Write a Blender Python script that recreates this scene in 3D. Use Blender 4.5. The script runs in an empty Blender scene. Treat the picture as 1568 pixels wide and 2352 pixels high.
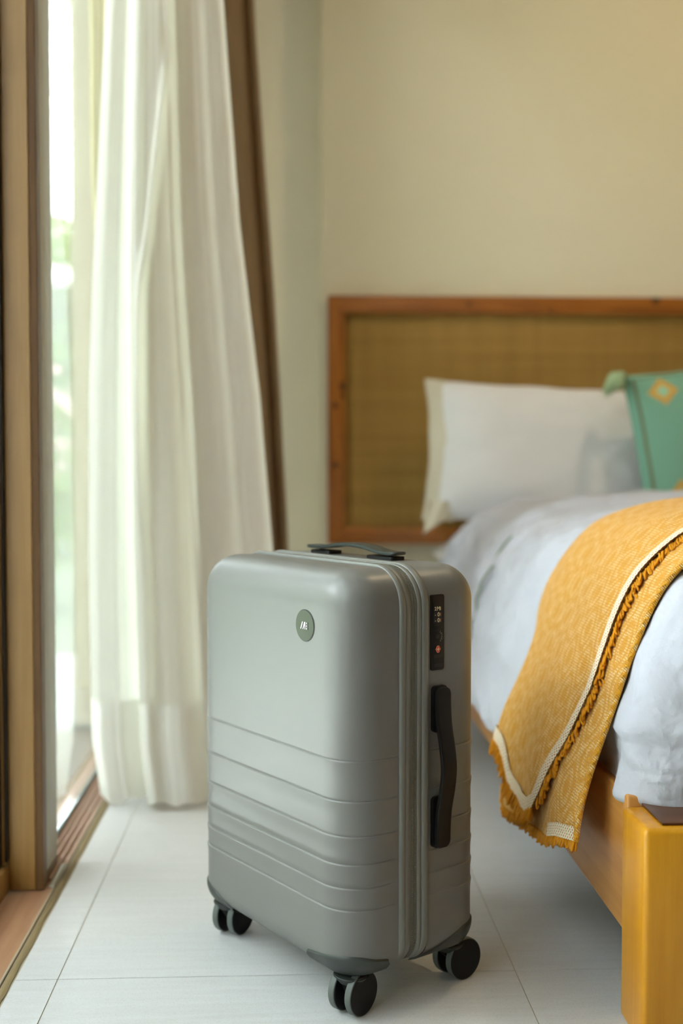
import bpy, bmesh, math, random
import numpy as np
from mathutils import Vector, Matrix, noise
random.seed(7)
C = bpy.context.scene.collection
PI = math.pi
# ------------------------------------------------------------------ camera
F, CH = 2600.0, 0.67
yaw, pit = math.atan(114 / F), math.atan(103 / F)
cd = bpy.data.cameras.new('camera')
cam = bpy.data.objects.new('camera', cd); C.objects.link(cam)
cd.sensor_fit = 'HORIZONTAL'; cd.sensor_width = 24.0; cd.lens = 24.0 * F / 1568
cam.location = (0, 0, CH); cam.rotation_euler = (PI / 2 - pit, 0, -yaw)
cd.dof.use_dof = True; cd.dof.focus_distance = 1.40; cd.dof.aperture_fstop = 2.3
cd.clip_start = 0.05
bpy.context.scene.camera = cam
# ------------------------------------------------------------------ sky: bright even overcast
w = bpy.data.worlds.new('overcast_sky'); bpy.context.scene.world = w; w.use_nodes = True
bg = w.node_tree.nodes['Background']
bg.inputs[0].default_value = (0.90, 0.925, 1.0, 1); bg.inputs[1].default_value = 47.0
# portal-shaped sky fill over the door opening (guides the sky light only)
pl = bpy.data.lights.new('door_portal', 'AREA'); pl.shape = 'RECTANGLE'; pl.size = 2.75; pl.size_y = 2.35
pl.cycles.is_portal = True
po = bpy.data.objects.new('door_portal', pl); C.objects.link(po)
po.location = (-0.62, 1.6, 1.17); po.rotation_euler = (0, -PI / 2, 0)
po.rotation_euler = Matrix(((0, 0, -1), (-1, 0, 0), (0, 1, 0))).to_euler()   # local x -> -Y, y -> Z, z -> -X  (faces +X)
# unseen warm fill lamps added under the ceiling to brighten the room
for lx, ly, le in ((1.3, 2.3, 11.0), (1.3, 0.0, 2.5)):
    l = bpy.data.lights.new('warm_fill_lamp', 'AREA'); l.shape = 'DISK'; l.size = 0.14; l.energy = le; l.color = (1.0, 0.78, 0.46)
    o = bpy.data.objects.new('warm_fill_lamp', l); C.objects.link(o); o.location = (lx, ly, 2.62)
vs = bpy.context.scene.view_settings
vs.view_transform = 'Standard'; vs.look = 'None'; vs.gamma = 1.0; vs.use_curve_mapping = False
vs.exposure = 0.0
bpy.context.scene.cycles.max_bounces = 10
bpy.context.scene.cycles.diffuse_bounces = 6
bpy.context.scene.cycles.transparent_max_bounces = 16
bpy.context.scene.cycles.sample_clamp_indirect = 8

# ------------------------------------------------------------------ materials
def srgb(r, g, b):
    f = lambda c: ((c / 255 + 0.055) / 1.055) ** 2.4 if c > 10 else c / 255 / 12.92
    return (f(r), f(g), f(b), 1)
class NT:
    def __init__(s, name):
        s.m = bpy.data.materials.new(name); s.m.use_nodes = True
        s.t = s.m.node_tree; s.b = s.t.nodes['Principled BSDF']; s.out = s.t.nodes['Material Output']
    def n(s, ty, **kw):
        x = s.t.nodes.new(ty)
        for k, v in kw.items(): setattr(x, k, v)
        return x
    def l(s, a, b): s.t.links.new(a, b)
    def inp(s, sock, v):
        if hasattr(v, 'is_output'): s.l(v, sock)
        else: sock.default_value = v
    def math(s, op, a, b=0.0, c=None):
        x = s.n('ShaderNodeMath', operation=op); s.inp(x.inputs[0], a); s.inp(x.inputs[1], b)
        if c is not None: s.inp(x.inputs[2], c)
        return x.outputs[0]
    def mix(s, fac, a, b):
        x = s.n('ShaderNodeMix', data_type='RGBA'); s.inp(x.inputs[0], fac); s.inp(x.inputs[6], a); s.inp(x.inputs[7], b); return x.outputs[2]
    def coord(s, kind='Object', scale=(1, 1, 1)):
        x = s.n('ShaderNodeTexCoord'); mp = s.n('ShaderNodeMapping'); s.l(x.outputs[kind], mp.inputs[0]); mp.inputs['Scale'].default_value = scale
        return mp.outputs[0]
    def noise(s, vec, scale, detail=3, rough=0.5, dist=0.0):
        x = s.n('ShaderNodeTexNoise'); s.l(vec, x.inputs['Vector']); x.inputs['Scale'].default_value = scale
        x.inputs['Detail'].default_value = detail; x.inputs['Roughness'].default_value = rough; x.inputs['Distortion'].default_value = dist
        return x.outputs[0]
    def ramp(s, fac, stops):
        x = s.n('ShaderNodeValToRGB'); s.l(fac, x.inputs[0]); e = x.color_ramp.elements
        while len(e) < len(stops): e.new(0.5)
        for q, (p, c) in zip(e, stops): q.position = p; q.color = c
        return x.outputs[0]
    def bump(s, h, strength, dist=0.001):
        x = s.n('ShaderNodeBump'); x.inputs['Strength'].default_value = strength; x.inputs['Distance'].default_value = dist
        s.l(h, x.inputs['Height']); s.l(x.outputs[0], s.b.inputs['Normal'])
    def set(s, col=None, rough=None, metal=None, spec=None, sheen=None):
        if col is not None: s.inp(s.b.inputs['Base Color'], col)
        if rough is not None: s.inp(s.b.inputs['Roughness'], rough)
        if metal is not None: s.b.inputs['Metallic'].default_value = metal
        if spec is not None: s.b.inputs['Specular IOR Level'].default_value = spec
        if sheen is not None: s.b.inputs['Sheen Weight'].default_value = sheen
        return s

def plain(name, c, rough=0.5, grain=600, gs=0.15, var=0.06, **kw):
    t = NT(name); v = t.coord(); nz = t.noise(v, grain, 2)
    big = t.noise(v, 6, 3)
    c2 = tuple(min(1, x * (1 + var)) for x in c[:3]) + (1,); c1 = tuple(x * (1 - var) for x in c[:3]) + (1,)
    t.set(t.mix(big, c1, c2), rough, **kw); t.bump(nz, gs, 0.0004); return t.m
def wood(name, ca, cb, cc, axis=2, rough=0.4, scale=1.0, knots=True, spec=0.5):
    t = NT(name); sc = [14 * scale] * 3; sc[axis] = 0.9 * scale
    v = t.coord('Object', sc); a = t.noise(v, 3.0, 6, 0.6, 0.6)
    sc2 = [150 * scale] * 3; sc2[axis] = 4 * scale
    f = t.noise(t.coord('Object', sc2), 2.0, 4, 0.6)
    col = t.ramp(a, [(0.25, ca), (0.5, cb), (0.72, cc)])
    col = t.mix(t.math('MULTIPLY', f, 0.45), col, ca)
    if knots is True:
        sk = [9.0] * 3; sk[axis] = 4.5
        k = t.n('ShaderNodeTexVoronoi'); t.l(t.coord('Object', sk), k.inputs['Vector']); k.inputs['Scale'].default_value = 1.0
        kk = t.ramp(k.outputs['Distance'], [(0.05, (1, 1, 1, 1)), (0.16, (0, 0, 0, 1))])
        col = t.mix(t.math('MULTIPLY', kk, 0.75), col, (0.04, 0.015, 0.004, 1))
    for (kx, kz, kr) in (knots if isinstance(knots, tuple) else ()):
        sp = t.n('ShaderNodeSeparateXYZ'); t.l(t.coord(), sp.inputs[0])
        dx = t.math('SUBTRACT', sp.outputs[0], kx); dz = t.math('SUBTRACT', sp.outputs[2], kz)
        d = t.math('SQRT', t.math('ADD', t.math('MULTIPLY', dx, dx), t.math('MULTIPLY', dz, dz)))
        d = t.math('ADD', d, t.math('MULTIPLY', f, 0.006))
        kk = t.ramp(t.math('DIVIDE', d, kr), [(0.45, (1, 1, 1, 1)), (0.95, (0, 0, 0, 1))])
        col = t.mix(t.math('MULTIPLY', kk, 0.85), col, (0.03, 0.012, 0.003, 1))
    t.set(col, rough, spec=spec); t.bump(f, 0.25, 0.0006); return t.m
def cloth(name, c, c2=None, weave=900, transl=0.0, rough=0.9, wr=0.0, sheen=0.1, tcol=None, bs=0.25):
    t = NT(name); v = t.coord(); a = t.noise(v, 4, 4); col = t.mix(a, c, c2 or c); t.set(col, rough, spec=0.15, sheen=sheen)
    h = t.noise(v, weave, 2)
    if wr > 0:
        w1 = t.noise(v, 8, 4, 0.55, 0.7); w2 = t.noise(v, 22, 2, 0.5, 0.8)
        h = t.math('ADD', t.math('MULTIPLY', h, 0.02), t.math('ADD', t.math('MULTIPLY', w1, 1.0), t.math('MULTIPLY', w2, 0.35)))
        t.bump(h, wr, 0.03)
    else: t.bump(h, bs, 0.0006)
    if transl > 0:
        tr = t.n('ShaderNodeBsdfTranslucent'); t.inp(tr.inputs[0], tcol or c); mx = t.n('ShaderNodeMixShader'); mx.inputs[0].default_value = transl
        t.l(t.b.outputs[0], mx.inputs[1]); t.l(tr.outputs[0], mx.inputs[2]); t.l(mx.outputs[0], t.out.inputs[0])
    return t.m
def glass_mat(name, tint=(0.93, 0.97, 0.95, 1)):
    t = NT(name); t.t.nodes.remove(t.b)
    fr = t.n('ShaderNodeFresnel'); fr.inputs[0].default_value = 1.6
    f2 = t.math('MINIMUM', t.math('MULTIPLY', fr.outputs[0], 1.3), 0.9)
    tr = t.n('ShaderNodeBsdfTransparent'); tr.inputs[0].default_value = tint
    gl = t.n('ShaderNodeBsdfGlossy'); gl.inputs['Roughness'].default_value = 0.02
    # faint dust on the pane
    nz = t.noise(t.coord(), 8, 4); gl.inputs[0].default_value = (0.95, 0.97, 0.97, 1)
    mx = t.n('ShaderNodeMixShader'); t.l(f2, mx.inputs[0]); t.l(tr.outputs[0], mx.inputs[1]); t.l(gl.outputs[0], mx.inputs[2])
    df = t.n('ShaderNodeBsdfDiffuse'); df.inputs[0].default_value = (0.8, 0.83, 0.8, 1)
    m2 = t.n('ShaderNodeMixShader'); t.l(t.math('MULTIPLY', nz, 0.05), m2.inputs[0]); t.l(mx.outputs[0], m2.inputs[1]); t.l(df.outputs[0], m2.inputs[2])
    t.l(m2.outputs[0], t.out.inputs[0]); return t.m

M = {}
M['wall'] = plain('wall_paint', srgb(228, 222, 196), 0.75, 300, 0.25, 0.02, spec=0.2)
M['wall_room'] = plain('wall_paint_room', srgb(158, 112, 60), 0.8, 300, 0.25, 0.02, spec=0.2)
M['ceil'] = plain('ceiling_paint', srgb(240, 234, 222), 0.85, 300, 0.2, 0.02)
M['grout'] = plain('grout', srgb(172, 160, 134), 0.9, 500, 0.4, 0.15)
def tile_mat():
    t = NT('floor_tile'); v = t.coord('Object', (3, 40, 1)); a = t.noise(v, 2.2, 5, 0.6, 0.4)
    b = t.noise(t.coord('Object', (2, 8, 1)), 1.5, 3); s = t.noise(t.coord(), 420, 3, 0.7)
    col = t.ramp(a, [(0.3, srgb(195, 195, 195)), (0.7, srgb(206, 207, 208))])
    col = t.mix(t.math('MULTIPLY', b, 0.4), col, srgb(212, 212, 213))
    col = t.mix(t.math('MULTIPLY', t.ramp(s, [(0.35, (1, 1, 1, 1)), (0.5, (0, 0, 0, 1))]), 0.25), col, srgb(168, 160, 138))
    r = t.math('ADD', t.math('MULTIPLY', a, 0.12), 0.34)
    t.set(col, r, spec=0.4); t.bump(s, 0.12, 0.0004); return t.m
M['tile'] = tile_mat()
M['pine'] = wood('pine_warm', srgb(112, 62, 16), srgb(166, 98, 30), srgb(192, 124, 50), 0, 0.4, 1.0, ((1.072, 1.162, 0.022), (0.52, 1.147, 0.014), (0.76, 1.128, 0.012)))
M['pine_v'] = wood('pine_warm_vertical', srgb(112, 62, 16), srgb(166, 98, 30), srgb(192, 124, 50), 2, 0.4, 1.0, ((0.129, 0.676, 0.018), (0.127, 0.850, 0.016), (0.153, 0.905, 0.022), (0.153, 0.878, 0.016), (0.145, 0.760, 0.010)))
M['oak'] = wood('honey_wood', srgb(182, 116, 10), srgb(206, 142, 22), srgb(222, 162, 42), 2, 0.32, 0.6, False)
M['oak_rail'] = wood('honey_wood_rail', srgb(164, 106, 46), srgb(192, 134, 66), srgb(206, 150, 86), 1, 0.3, 0.6, False)
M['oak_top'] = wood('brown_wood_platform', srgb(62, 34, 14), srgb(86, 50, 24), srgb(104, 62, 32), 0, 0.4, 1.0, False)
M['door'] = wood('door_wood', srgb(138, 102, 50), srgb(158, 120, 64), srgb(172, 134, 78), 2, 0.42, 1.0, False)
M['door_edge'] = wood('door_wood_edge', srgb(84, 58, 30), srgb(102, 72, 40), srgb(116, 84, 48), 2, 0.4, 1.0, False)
M['sill'] = wood('sill_wood', srgb(158, 116, 84), srgb(180, 138, 106), srgb(194, 154, 122), 1, 0.38, 1.2, False)
M['track'] = wood('track_wood', srgb(158, 128, 108), srgb(184, 156, 138), srgb(200, 174, 158), 1, 0.6, 1.2, False, spec=0.2)
M['sill_dark'] = wood('sill_groove', srgb(78, 60, 40), srgb(96, 76, 52), srgb(110, 90, 64), 1, 0.5, 1.0, False)
M['caulk'] = plain('caulk', srgb(126, 108, 72), 0.85, 90, 1.0, 0.45)
M['black'] = plain('black_rubber', srgb(16, 19, 20), 0.35, 400, 0.1, 0.1)
M['alu'] = plain('pale_grey_metal', srgb(176, 174, 162), 0.35, 200, 0.03, 0.03)
M['glass'] = glass_mat('window_glass')
M['sheer'] = cloth('sheer_white_cloth', srgb(248, 246, 242), srgb(244, 243, 238), 700, 0.66, tcol=srgb(252, 252, 244), bs=0.15)
M['hem'] = cloth('sheer_white_hem', srgb(250, 249, 246), srgb(247, 246, 242), 700, 0.5, tcol=srgb(250, 249, 246), bs=0.15)
M['drape'] = cloth('taupe_drape_cloth', srgb(142, 120, 92), srgb(128, 106, 80), 500, 0.12, tcol=srgb(200, 150, 90), bs=0.3)
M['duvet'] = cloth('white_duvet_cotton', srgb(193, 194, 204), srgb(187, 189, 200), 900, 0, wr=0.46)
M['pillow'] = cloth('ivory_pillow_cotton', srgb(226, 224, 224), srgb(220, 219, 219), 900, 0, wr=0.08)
M['flange'] = cloth('cream_flange_cotton', srgb(212, 204, 184), srgb(204, 197, 178), 900, 0, wr=0.1)
M['mattress'] = cloth('mattress_ticking', srgb(205, 203, 198), None, 500)
M['tassel'] = cloth('pale_green_yarn', srgb(178, 200, 158), srgb(164, 190, 150), 300)
M['fringe'] = cloth('mustard_yarn', srgb(216, 146, 22), srgb(196, 126, 14), 400)
# shell plastic
t = NT('sage_grey_shell'); v = t.coord(); g = t.noise(v, 900, 2); big = t.noise(v, 9, 2)
t.set(t.mix(big, srgb(108, 107, 104), srgb(112, 111, 108)), t.math('ADD', t.math('MULTIPLY', big, 0.05), 0.34), spec=0.5); t.bump(g, 0.06, 0.0003)
M['shell'] = t.m
M['rim'] = plain('sage_grey_rim', srgb(115, 116, 111), 0.38, 700, 0.05, 0.02)
M['tape'] = plain('zipper_tape', srgb(112, 112, 103), 0.6, 1500, 0.3, 0.05)
M['teeth'] = plain('zipper_teeth', srgb(104, 104, 95), 0.45, 700, 0.1, 0.05)
M['guard'] = plain('dark_grey_guard', srgb(50, 54, 51), 0.45, 900, 0.15, 0.04)
M['wheel'] = plain('black_wheel', srgb(7, 7, 6), 0.55, 500, 0.12, 0.1, spec=0.3)
M['tyre'] = plain('highlit_tyre', srgb(84, 90, 86), 0.5, 500, 0.2, 0.06)  # window highlight on the tyres put into their grey colour
M['handle'] = plain('black_handle', srgb(9, 8, 8), 0.5, 900, 0.12, 0.05, spec=0.3)
M['handle_top'] = plain('dark_green_grey_handle', srgb(44, 50, 47), 0.38, 900, 0.12, 0.05)
M['badge'] = plain('olive_badge', srgb(66, 73, 56), 0.6, 900, 0.2, 0.05)
M['badge_rim'] = plain('badge_dark_rim', srgb(44, 46, 44), 0.4)
M['ink_white'] = plain('white_print', srgb(232, 232, 218), 0.5)
M['ink_cream'] = plain('cream_print', srgb(222, 210, 168), 0.5)
M['ink_grey'] = plain('grey_print', srgb(130, 130, 108), 0.5)
M['ink_black'] = plain('black_print', srgb(24, 16, 24), 0.5)
M['ink_red'] = plain('red_print', srgb(196, 40, 28), 0.45)
M['ink_pink'] = plain('pale_red_print', srgb(236, 150, 120), 0.45)
M['lock'] = plain('lock_plastic', srgb(10, 8, 7), 0.5, 900, 0.1, 0.05, spec=0.3)
M['port'] = plain('port_black', srgb(5, 5, 5), 0.5)
# outdoors
def leafm(name, a, b):
    t = NT(name); col = t.mix(t.noise(t.coord(), 3, 3), a, b); t.set(col, 0.4)
    tr = t.n('ShaderNodeBsdfTranslucent'); t.inp(tr.inputs[0], col); mx = t.n('ShaderNodeMixShader'); mx.inputs[0].default_value = 0.4
    t.l(t.b.outputs[0], mx.inputs[1]); t.l(tr.outputs[0], mx.inputs[2]); t.l(mx.outputs[0], t.out.inputs[0]); return t.m
M['leaf'] = leafm('leaf_green', srgb(108, 130, 70), srgb(144, 160, 104))
M['leaf_d'] = leafm('leaf_deep_green', srgb(88, 108, 74), srgb(124, 142, 102))
M['hedge'] = leafm('hedge_green', srgb(102, 108, 96), srgb(134, 140, 128))
M['petal'] = leafm('pink_petal', srgb(236, 196, 200), srgb(246, 224, 222))
M['trunk'] = plain('palm_trunk', srgb(120, 116, 88), 0.8, 60, 0.8, 0.2)
M['lawn'] = plain('lawn', srgb(96, 104, 86), 0.9, 80, 0.8, 0.2)
M['terrace'] = plain('terrace_stone', srgb(160, 160, 156), 0.6, 150, 0.3, 0.06)

# ------------------------------------------------------------------ helpers
def link(o, parent=None, label=None, cat=None, group=None, kind=None):
    C.objects.link(o)
    if parent is not None: o.parent = parent
    if label: o['label'] = label
    if cat: o['category'] = cat
    if group: o['group'] = group
    if kind: o['kind'] = kind
    return o
def mesh(name, vs_, fs, mat, parent=None, smooth=True, uv=None, **tg):
    me = bpy.data.meshes.new(name); me.from_pydata([tuple(v) for v in vs_], [], fs)
    if uv is not None:
        ul = me.uv_layers.new(name='UVMap')
        for lp in me.loops: ul.data[lp.index].uv = uv[lp.vertex_index]
    me.materials.append(mat)
    if smooth:
        for p in me.polygons: p.use_smooth = True
    o = bpy.data.objects.new(name, me); return link(o, parent, **tg)
def empty(name, loc, rz=0, **tg):
    o = bpy.data.objects.new(name, None); o.location = loc; o.rotation_euler = (0, 0, rz); o.empty_display_size = 0.1
    return link(o, None, **tg)
def from_bm(name, bm, mat, parent=None, smooth=False, auto=True, **tg):
    me = bpy.data.meshes.new(name); bmesh.ops.recalc_face_normals(bm, faces=bm.faces); bm.to_mesh(me); bm.free(); me.materials.append(mat)
    if smooth:
        for p in me.polygons: p.use_smooth = True
        if auto: me.set_sharp_from_angle(angle=math.radians(38))
    return link(bpy.data.objects.new(name, me), parent, **tg)
def box(name, lo, hi, mat, parent=None, bev=0.002, seg=2, **tg):
    bm = bmesh.new(); bmesh.ops.create_cube(bm, size=1)
    for v in bm.verts: v.co = Vector([(lo[i] + hi[i]) / 2 + v.co[i] * (hi[i] - lo[i]) for i in range(3)])
    if bev > 0: bmesh.ops.bevel(bm, geom=bm.edges[:], offset=min(bev, 0.45 * min(hi[i] - lo[i] for i in range(3))), segments=seg, affect='EDGES', profile=0.5)
    return from_bm(name, bm, mat, parent, smooth=bev > 0, **tg)
def grid_faces(nu, nv, cu=False, cv=False, off=0):
    f = []
    for i in range(nu if cu else nu - 1):
        for j in range(nv if cv else nv - 1):
            a = i * nv + j; b = ((i + 1) % nu) * nv + j; c = ((i + 1) % nu) * nv + (j + 1) % nv; d = i * nv + (j + 1) % nv
            f.append((off + a, off + b, off + c, off + d))
    return f
def prism(name, poly, axis, a0, a1, mat, parent=None, bev=0.0, **tg):
    """extrude 2D polygon along axis (0,1,2); poly in the remaining axes order"""
    bm = bmesh.new(); rest = [i for i in range(3) if i != axis]
    def P(q, a):
        v = [0, 0, 0]; v[rest[0]], v[rest[1]] = q; v[axis] = a; return v
    A = [bm.verts.new(P(q, a0)) for q in poly]; B = [bm.verts.new(P(q, a1)) for q in poly]
    bm.faces.new(A); bm.faces.new(B[::-1]); n = len(poly)
    for i in range(n): bm.faces.new((A[i], A[(i + 1) % n], B[(i + 1) % n], B[i]))
    if bev > 0: bmesh.ops.bevel(bm, geom=bm.edges[:], offset=bev, segments=2, affect='EDGES', profile=0.5)
    return from_bm(name, bm, mat, parent, smooth=bev > 0, **tg)
def rrect(hx, hz, r, n=6, cx=0, cz=0):
    P = []
    for sx, sz, a0 in ((1, 1, 0), (-1, 1, 90), (-1, -1, 180), (1, -1, 270)):
        for k in range(n + 1):
            a = math.radians(a0 + 90 * k / n); P.append((cx + sx * (hx - r) + r * math.cos(a), cz + sz * (hz - r) + r * math.sin(a)))
    return P
def tube(pts, rad, n=6, off=0, caps=True):
    V = []; Fc = []; pts = [Vector(p) for p in pts]
    for i, p in enumerate(pts):
        d = (pts[min(i + 1, len(pts) - 1)] - pts[max(i - 1, 0)]).normalized()
        a = d.orthogonal().normalized() if i == 0 else (a - d * a.dot(d)).normalized()
        b = d.cross(a); r = rad[i] if isinstance(rad, (list, tuple)) else rad
        for k in range(n): V.append(p + (a * math.cos(2 * PI * k / n) + b * math.sin(2 * PI * k / n)) * r)
    Fc = grid_faces(len(pts), n, False, True, off)
    if caps: Fc.append(tuple(off + k for k in range(n))[::-1]); Fc.append(tuple(off + (len(pts) - 1) * n + k for k in range(n)))
    return V, Fc
def cyl(name, c, axis, r, h, mat, parent=None, bev=0.002, n=40, **tg):
    bm = bmesh.new(); bmesh.ops.create_cone(bm, cap_ends=True, segments=n, radius1=r, radius2=r, depth=h)
    if bev: bmesh.ops.bevel(bm, geom=[e for e in bm.edges if len([f for f in e.link_faces if len(f.verts) > 4]) == 1], offset=bev, segments=3, affect='EDGES', profile=0.5)
    R = Vector((0, 0, 1)).rotation_difference(Vector(axis)).to_matrix().to_4x4(); bmesh.ops.transform(bm, matrix=Matrix.Translation(c) @ R, verts=bm.verts)
    return from_bm(name, bm, mat, parent, smooth=True, **tg)
def sm(a, b, x):
    t_ = min(1, max(0, (x - a) / (b - a))); return t_ * t_ * (3 - 2 * t_)
def interp(x, xs, ys): return float(np.interp(x, xs, ys))
def catmull(P, n):
    P = [Vector(p) for p in P]; Q = [P[0] * 2 - P[1]] + P + [P[-1] * 2 - P[-2]]; out = []
    for i in range(1, len(Q) - 2):
        for k in range(n):
            t_ = k / n; a, b, c, d = Q[i - 1], Q[i], Q[i + 1], Q[i + 2]
            out.append(0.5 * ((2 * b) + (c - a) * t_ + (2 * a - 5 * b + 4 * c - d) * t_ ** 2 + (3 * b - a - 3 * c + d) * t_ ** 3))
    out.append(P[-1]); return out

# ------------------------------------------------------------------ room shell
X0, X1, Y0, Y1, ZC = -0.367, 3.3, -2.6, 3.36, 2.65
S = dict(kind='structure')
fl = box('floor', (X0 - 0.015, Y0, -0.06), (X1, 3.56, -0.0012), M['grout'], None, 0, **S)
gx = [-0.9101, -0.307, 0.2959, 0.8988, 1.5017, 2.1046, 2.7075, 3.3]
gy = [Y0, -0.929, 0.271, 1.4712, 2.6712, 3.56]
for i in range(len(gx) - 1):
    for j in range(len(gy) - 1):
        a = max(gx[i], X0 + 0.004) + 0.0007; b = gx[i + 1] - 0.0007; c = gy[j] + 0.0007; d = gy[j + 1] - 0.0007
        bm = bmesh.new(); bmesh.ops.create_cube(bm, size=1)
        for v in bm.verts: v.co = Vector(((v.co.x) * (b - a), v.co.y * (d - c), v.co.z * 0.006))
        o = from_bm('tile', bm, M['tile'], fl); o.location = ((a + b) / 2, (c + d) / 2, -0.003)
box('wall_back', (0.088, Y1, 0), (X1, Y1 + 0.2, ZC), M['wall'], None, 0, **S)
box('wall_recess', (X0 - 0.2, Y1 + 0.1, 0), (0.088, Y1 + 0.2, ZC), M['wall'], None, 0, **S)
box('wall_right', (X1, Y0, 0), (X1 + 0.1, Y1, ZC), M['wall_room'], None, 0, **S)
box('wall_front', (X0 - 0.2, Y0 - 0.1, 0), (X1, Y0, ZC), M['wall_room'], None, 0, **S)
box('ceiling', (X0 - 0.2, Y0, ZC), (X1, 3.56, ZC + 0.1), M['ceil'], None, 0, **S)
wl = prism('wall_left', [(Y0, 0), (0.25, 0), (0.25, 2.35), (2.95, 2.35), (2.95, 0), (3.46, 0), (3.46, ZC), (Y0, ZC)], 0, -0.56, -0.44, M['wall'], None, **S)

# door sill / track
sl = empty('door_sill', (0, 0, 0)); sl['kind'] = 'structure'
box('threshold_board', (-0.60, -1.7, -0.04), (-0.381, 1.83, -0.001), M['sill'], sl, 0.002)
box('groove_strip', (-0.381, -1.7, -0.04), (-0.374, 2.95, -0.006), M['sill_dark'], sl, 0)
box('metal_lip', (-0.379, -1.7, -0.02), (-0.377, 2.95, 0.0005), M['sill_dark'], sl, 0.0004)
# caulk bead with uneven edge
V = []; n = 160
for i in range(n):
    y = -1.7 + 4.65 * i / (n - 1); e = 0.0016 * noise.noise(Vector((y * 22, 0, 0))) + 0.001 * noise.noise(Vector((y * 80, 3, 0)))
    V += [(-0.375, y, -0.004), (-0.3745, y, 0.0006), (-0.369 + e, y, 0.0012), (-0.3655 + e * 1.5, y, 0.0002)]
mesh('caulk_bead', V, grid_faces(n, 4), M['caulk'], sl)
box('track_base', (-0.60, 1.83, -0.04), (-0.381, 2.95, -0.012), M['sill_dark'], sl, 0)
for k, (a, b, z) in enumerate(((-0.388, -0.3815, 0.000), (-0.3975, -0.3905, 0.004), (-0.4055, -0.400, 0.009), (-0.4135, -0.408, 0.013))):
    box('track_ridge', (a, 1.83, -0.02), (b, 2.95, z), M['track'], sl, 0.0008)
box('track_trough', (-0.388, 1.80, -0.01), (-0.381, 1.9, 0.0035), M['alu'], sl, 0.001)

# near sliding leaf (door_1): stile facing us, gaskets, bottom rail, glass
d1 = empty('door_1', (-0.43, 1.79, 0)); d1['kind'] = 'structure'
def ch(o, loc=(0.43, -1.79, 0)): o.location = loc; return o
ZT = 2.35
P_ = [(-0.4465, 1.7885), (-0.4065, 1.787), (-0.4055, 1.7865), (-0.4035, 1.7865), (-0.3935, 1.7905), (-0.3925, 1.8), (-0.4, 1.80), (-0.4465, 1.80)]
ch(prism('stile', [(-0.4465, 1.787), (-0.4068, 1.787), (-0.4058, 1.7885), (-0.4058, 1.93), (-0.4465, 1.93)], 2, 0.001, ZT, M['door'], d1))
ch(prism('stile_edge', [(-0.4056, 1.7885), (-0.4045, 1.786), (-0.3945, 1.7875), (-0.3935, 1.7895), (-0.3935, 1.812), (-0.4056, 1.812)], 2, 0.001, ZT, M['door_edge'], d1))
ch(box('side_profile', (-0.4055, 1.8125, 0.02), (-0.3945, 1.90, ZT), M['alu'], d1, 0.0015), (0.43, -1.79, 0))
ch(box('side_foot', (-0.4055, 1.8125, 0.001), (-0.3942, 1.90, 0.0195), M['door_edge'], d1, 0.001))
ch(box('gasket', (-0.4508, 1.775, 0.05), (-0.447, 1.93, ZT), M['black'], d1, 0.0005))
ch(box('glazing_bead', (-0.4545, 1.771, 0.045), (-0.4512, 1.93, ZT), M['door'], d1, 0.0005))
ch(box('black_channel', (-0.475, 1.755, 0.045), (-0.4548, 1.93, ZT), M['black'], d1, 0.0005, label='black seal channel beside the glass'))
ch(box('bottom_rail', (-0.49, 0.26, 0.001), (-0.447, 1.93, 0.043), M['door'], d1, 0.002))
ch(box('rail_bead', (-0.472, 0.26, 0.0432), (-0.455, 1.7545, 0.052), M['alu'], d1, 0.001))
ch(box('glass_pane', (-0.471, 0.26, 0.0525), (-0.465, 1.7545, ZT), M['glass'], d1, 0))
# fixed far pane (window_1)
w1 = empty('window_1', (-0.42, 2.4, 0)); w1['kind'] = 'structure'
def cw(o): o.location = (0.42, -2.4, 0); return o
M['seal'] = plain('blue_grey_seal', srgb(84, 110, 116), 0.4)
cw(box('glass_pane', (-0.423, 1.935, 0.0215), (-0.419, 2.90, ZT), M['glass'], w1, 0))
cw(box('glass_seal', (-0.424, 1.935, 0.0165), (-0.4165, 2.90, 0.021), M['seal'], w1, 0.0005))
cw(box('bottom_rail', (-0.45, 1.935, -0.0115), (-0.416, 2.90, 0.016), M['track'], w1, 0.001))
cw(box('end_stile', (-0.45, 2.901, -0.0115), (-0.40, 2.949, ZT), M['door'], w1, 0.002))
# wooden jamb at the far end and head
box('trim_1', (-0.44, 2.95, 0), (-0.40, 3.01, ZT), M['door'], None, 0.002, **S)

# ------------------------------------------------------------------ headboard
HB = empty('headboard', (0.106, 3.36, 0.444), label='wide wooden headboard with woven cane panel on the beige wall', cat='headboard')
def hb(o): o.location = (-0.106, -3.36, -0.444); return o
hx0, hx1, hz0, hz1, fw_, yf, yb = 0.106, 2.30, 0.444, 1.170, 0.050, 3.315, 3.358
hb(prism('frame_rail', [(hx0, hz1), (hx1, hz1), (hx1 - fw_, hz1 - fw_), (hx0 + fw_, hz1 - fw_)], 1, yf, yb, M['pine'], HB, 0.0015))
hb(prism('frame_rail', [(hx0, hz0), (hx0 + fw_, hz0 + fw_), (hx1 - fw_, hz0 + fw_), (hx1, hz0)], 1, yf, yb, M['pine'], HB, 0.0015))
hb(prism('frame_stile', [(hx0, hz0), (hx0, hz1), (hx0 + fw_, hz1 - fw_), (hx0 + fw_, hz0 + fw_)], 1, yf, yb, M['pine_v'], HB, 0.0015))
hb(prism('frame_stile', [(hx1, hz0), (hx1 - fw_, hz0 + fw_), (hx1 - fw_, hz1 - fw_), (hx1, hz1)], 1, yf, yb, M['pine_v'], HB, 0.0015))
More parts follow.
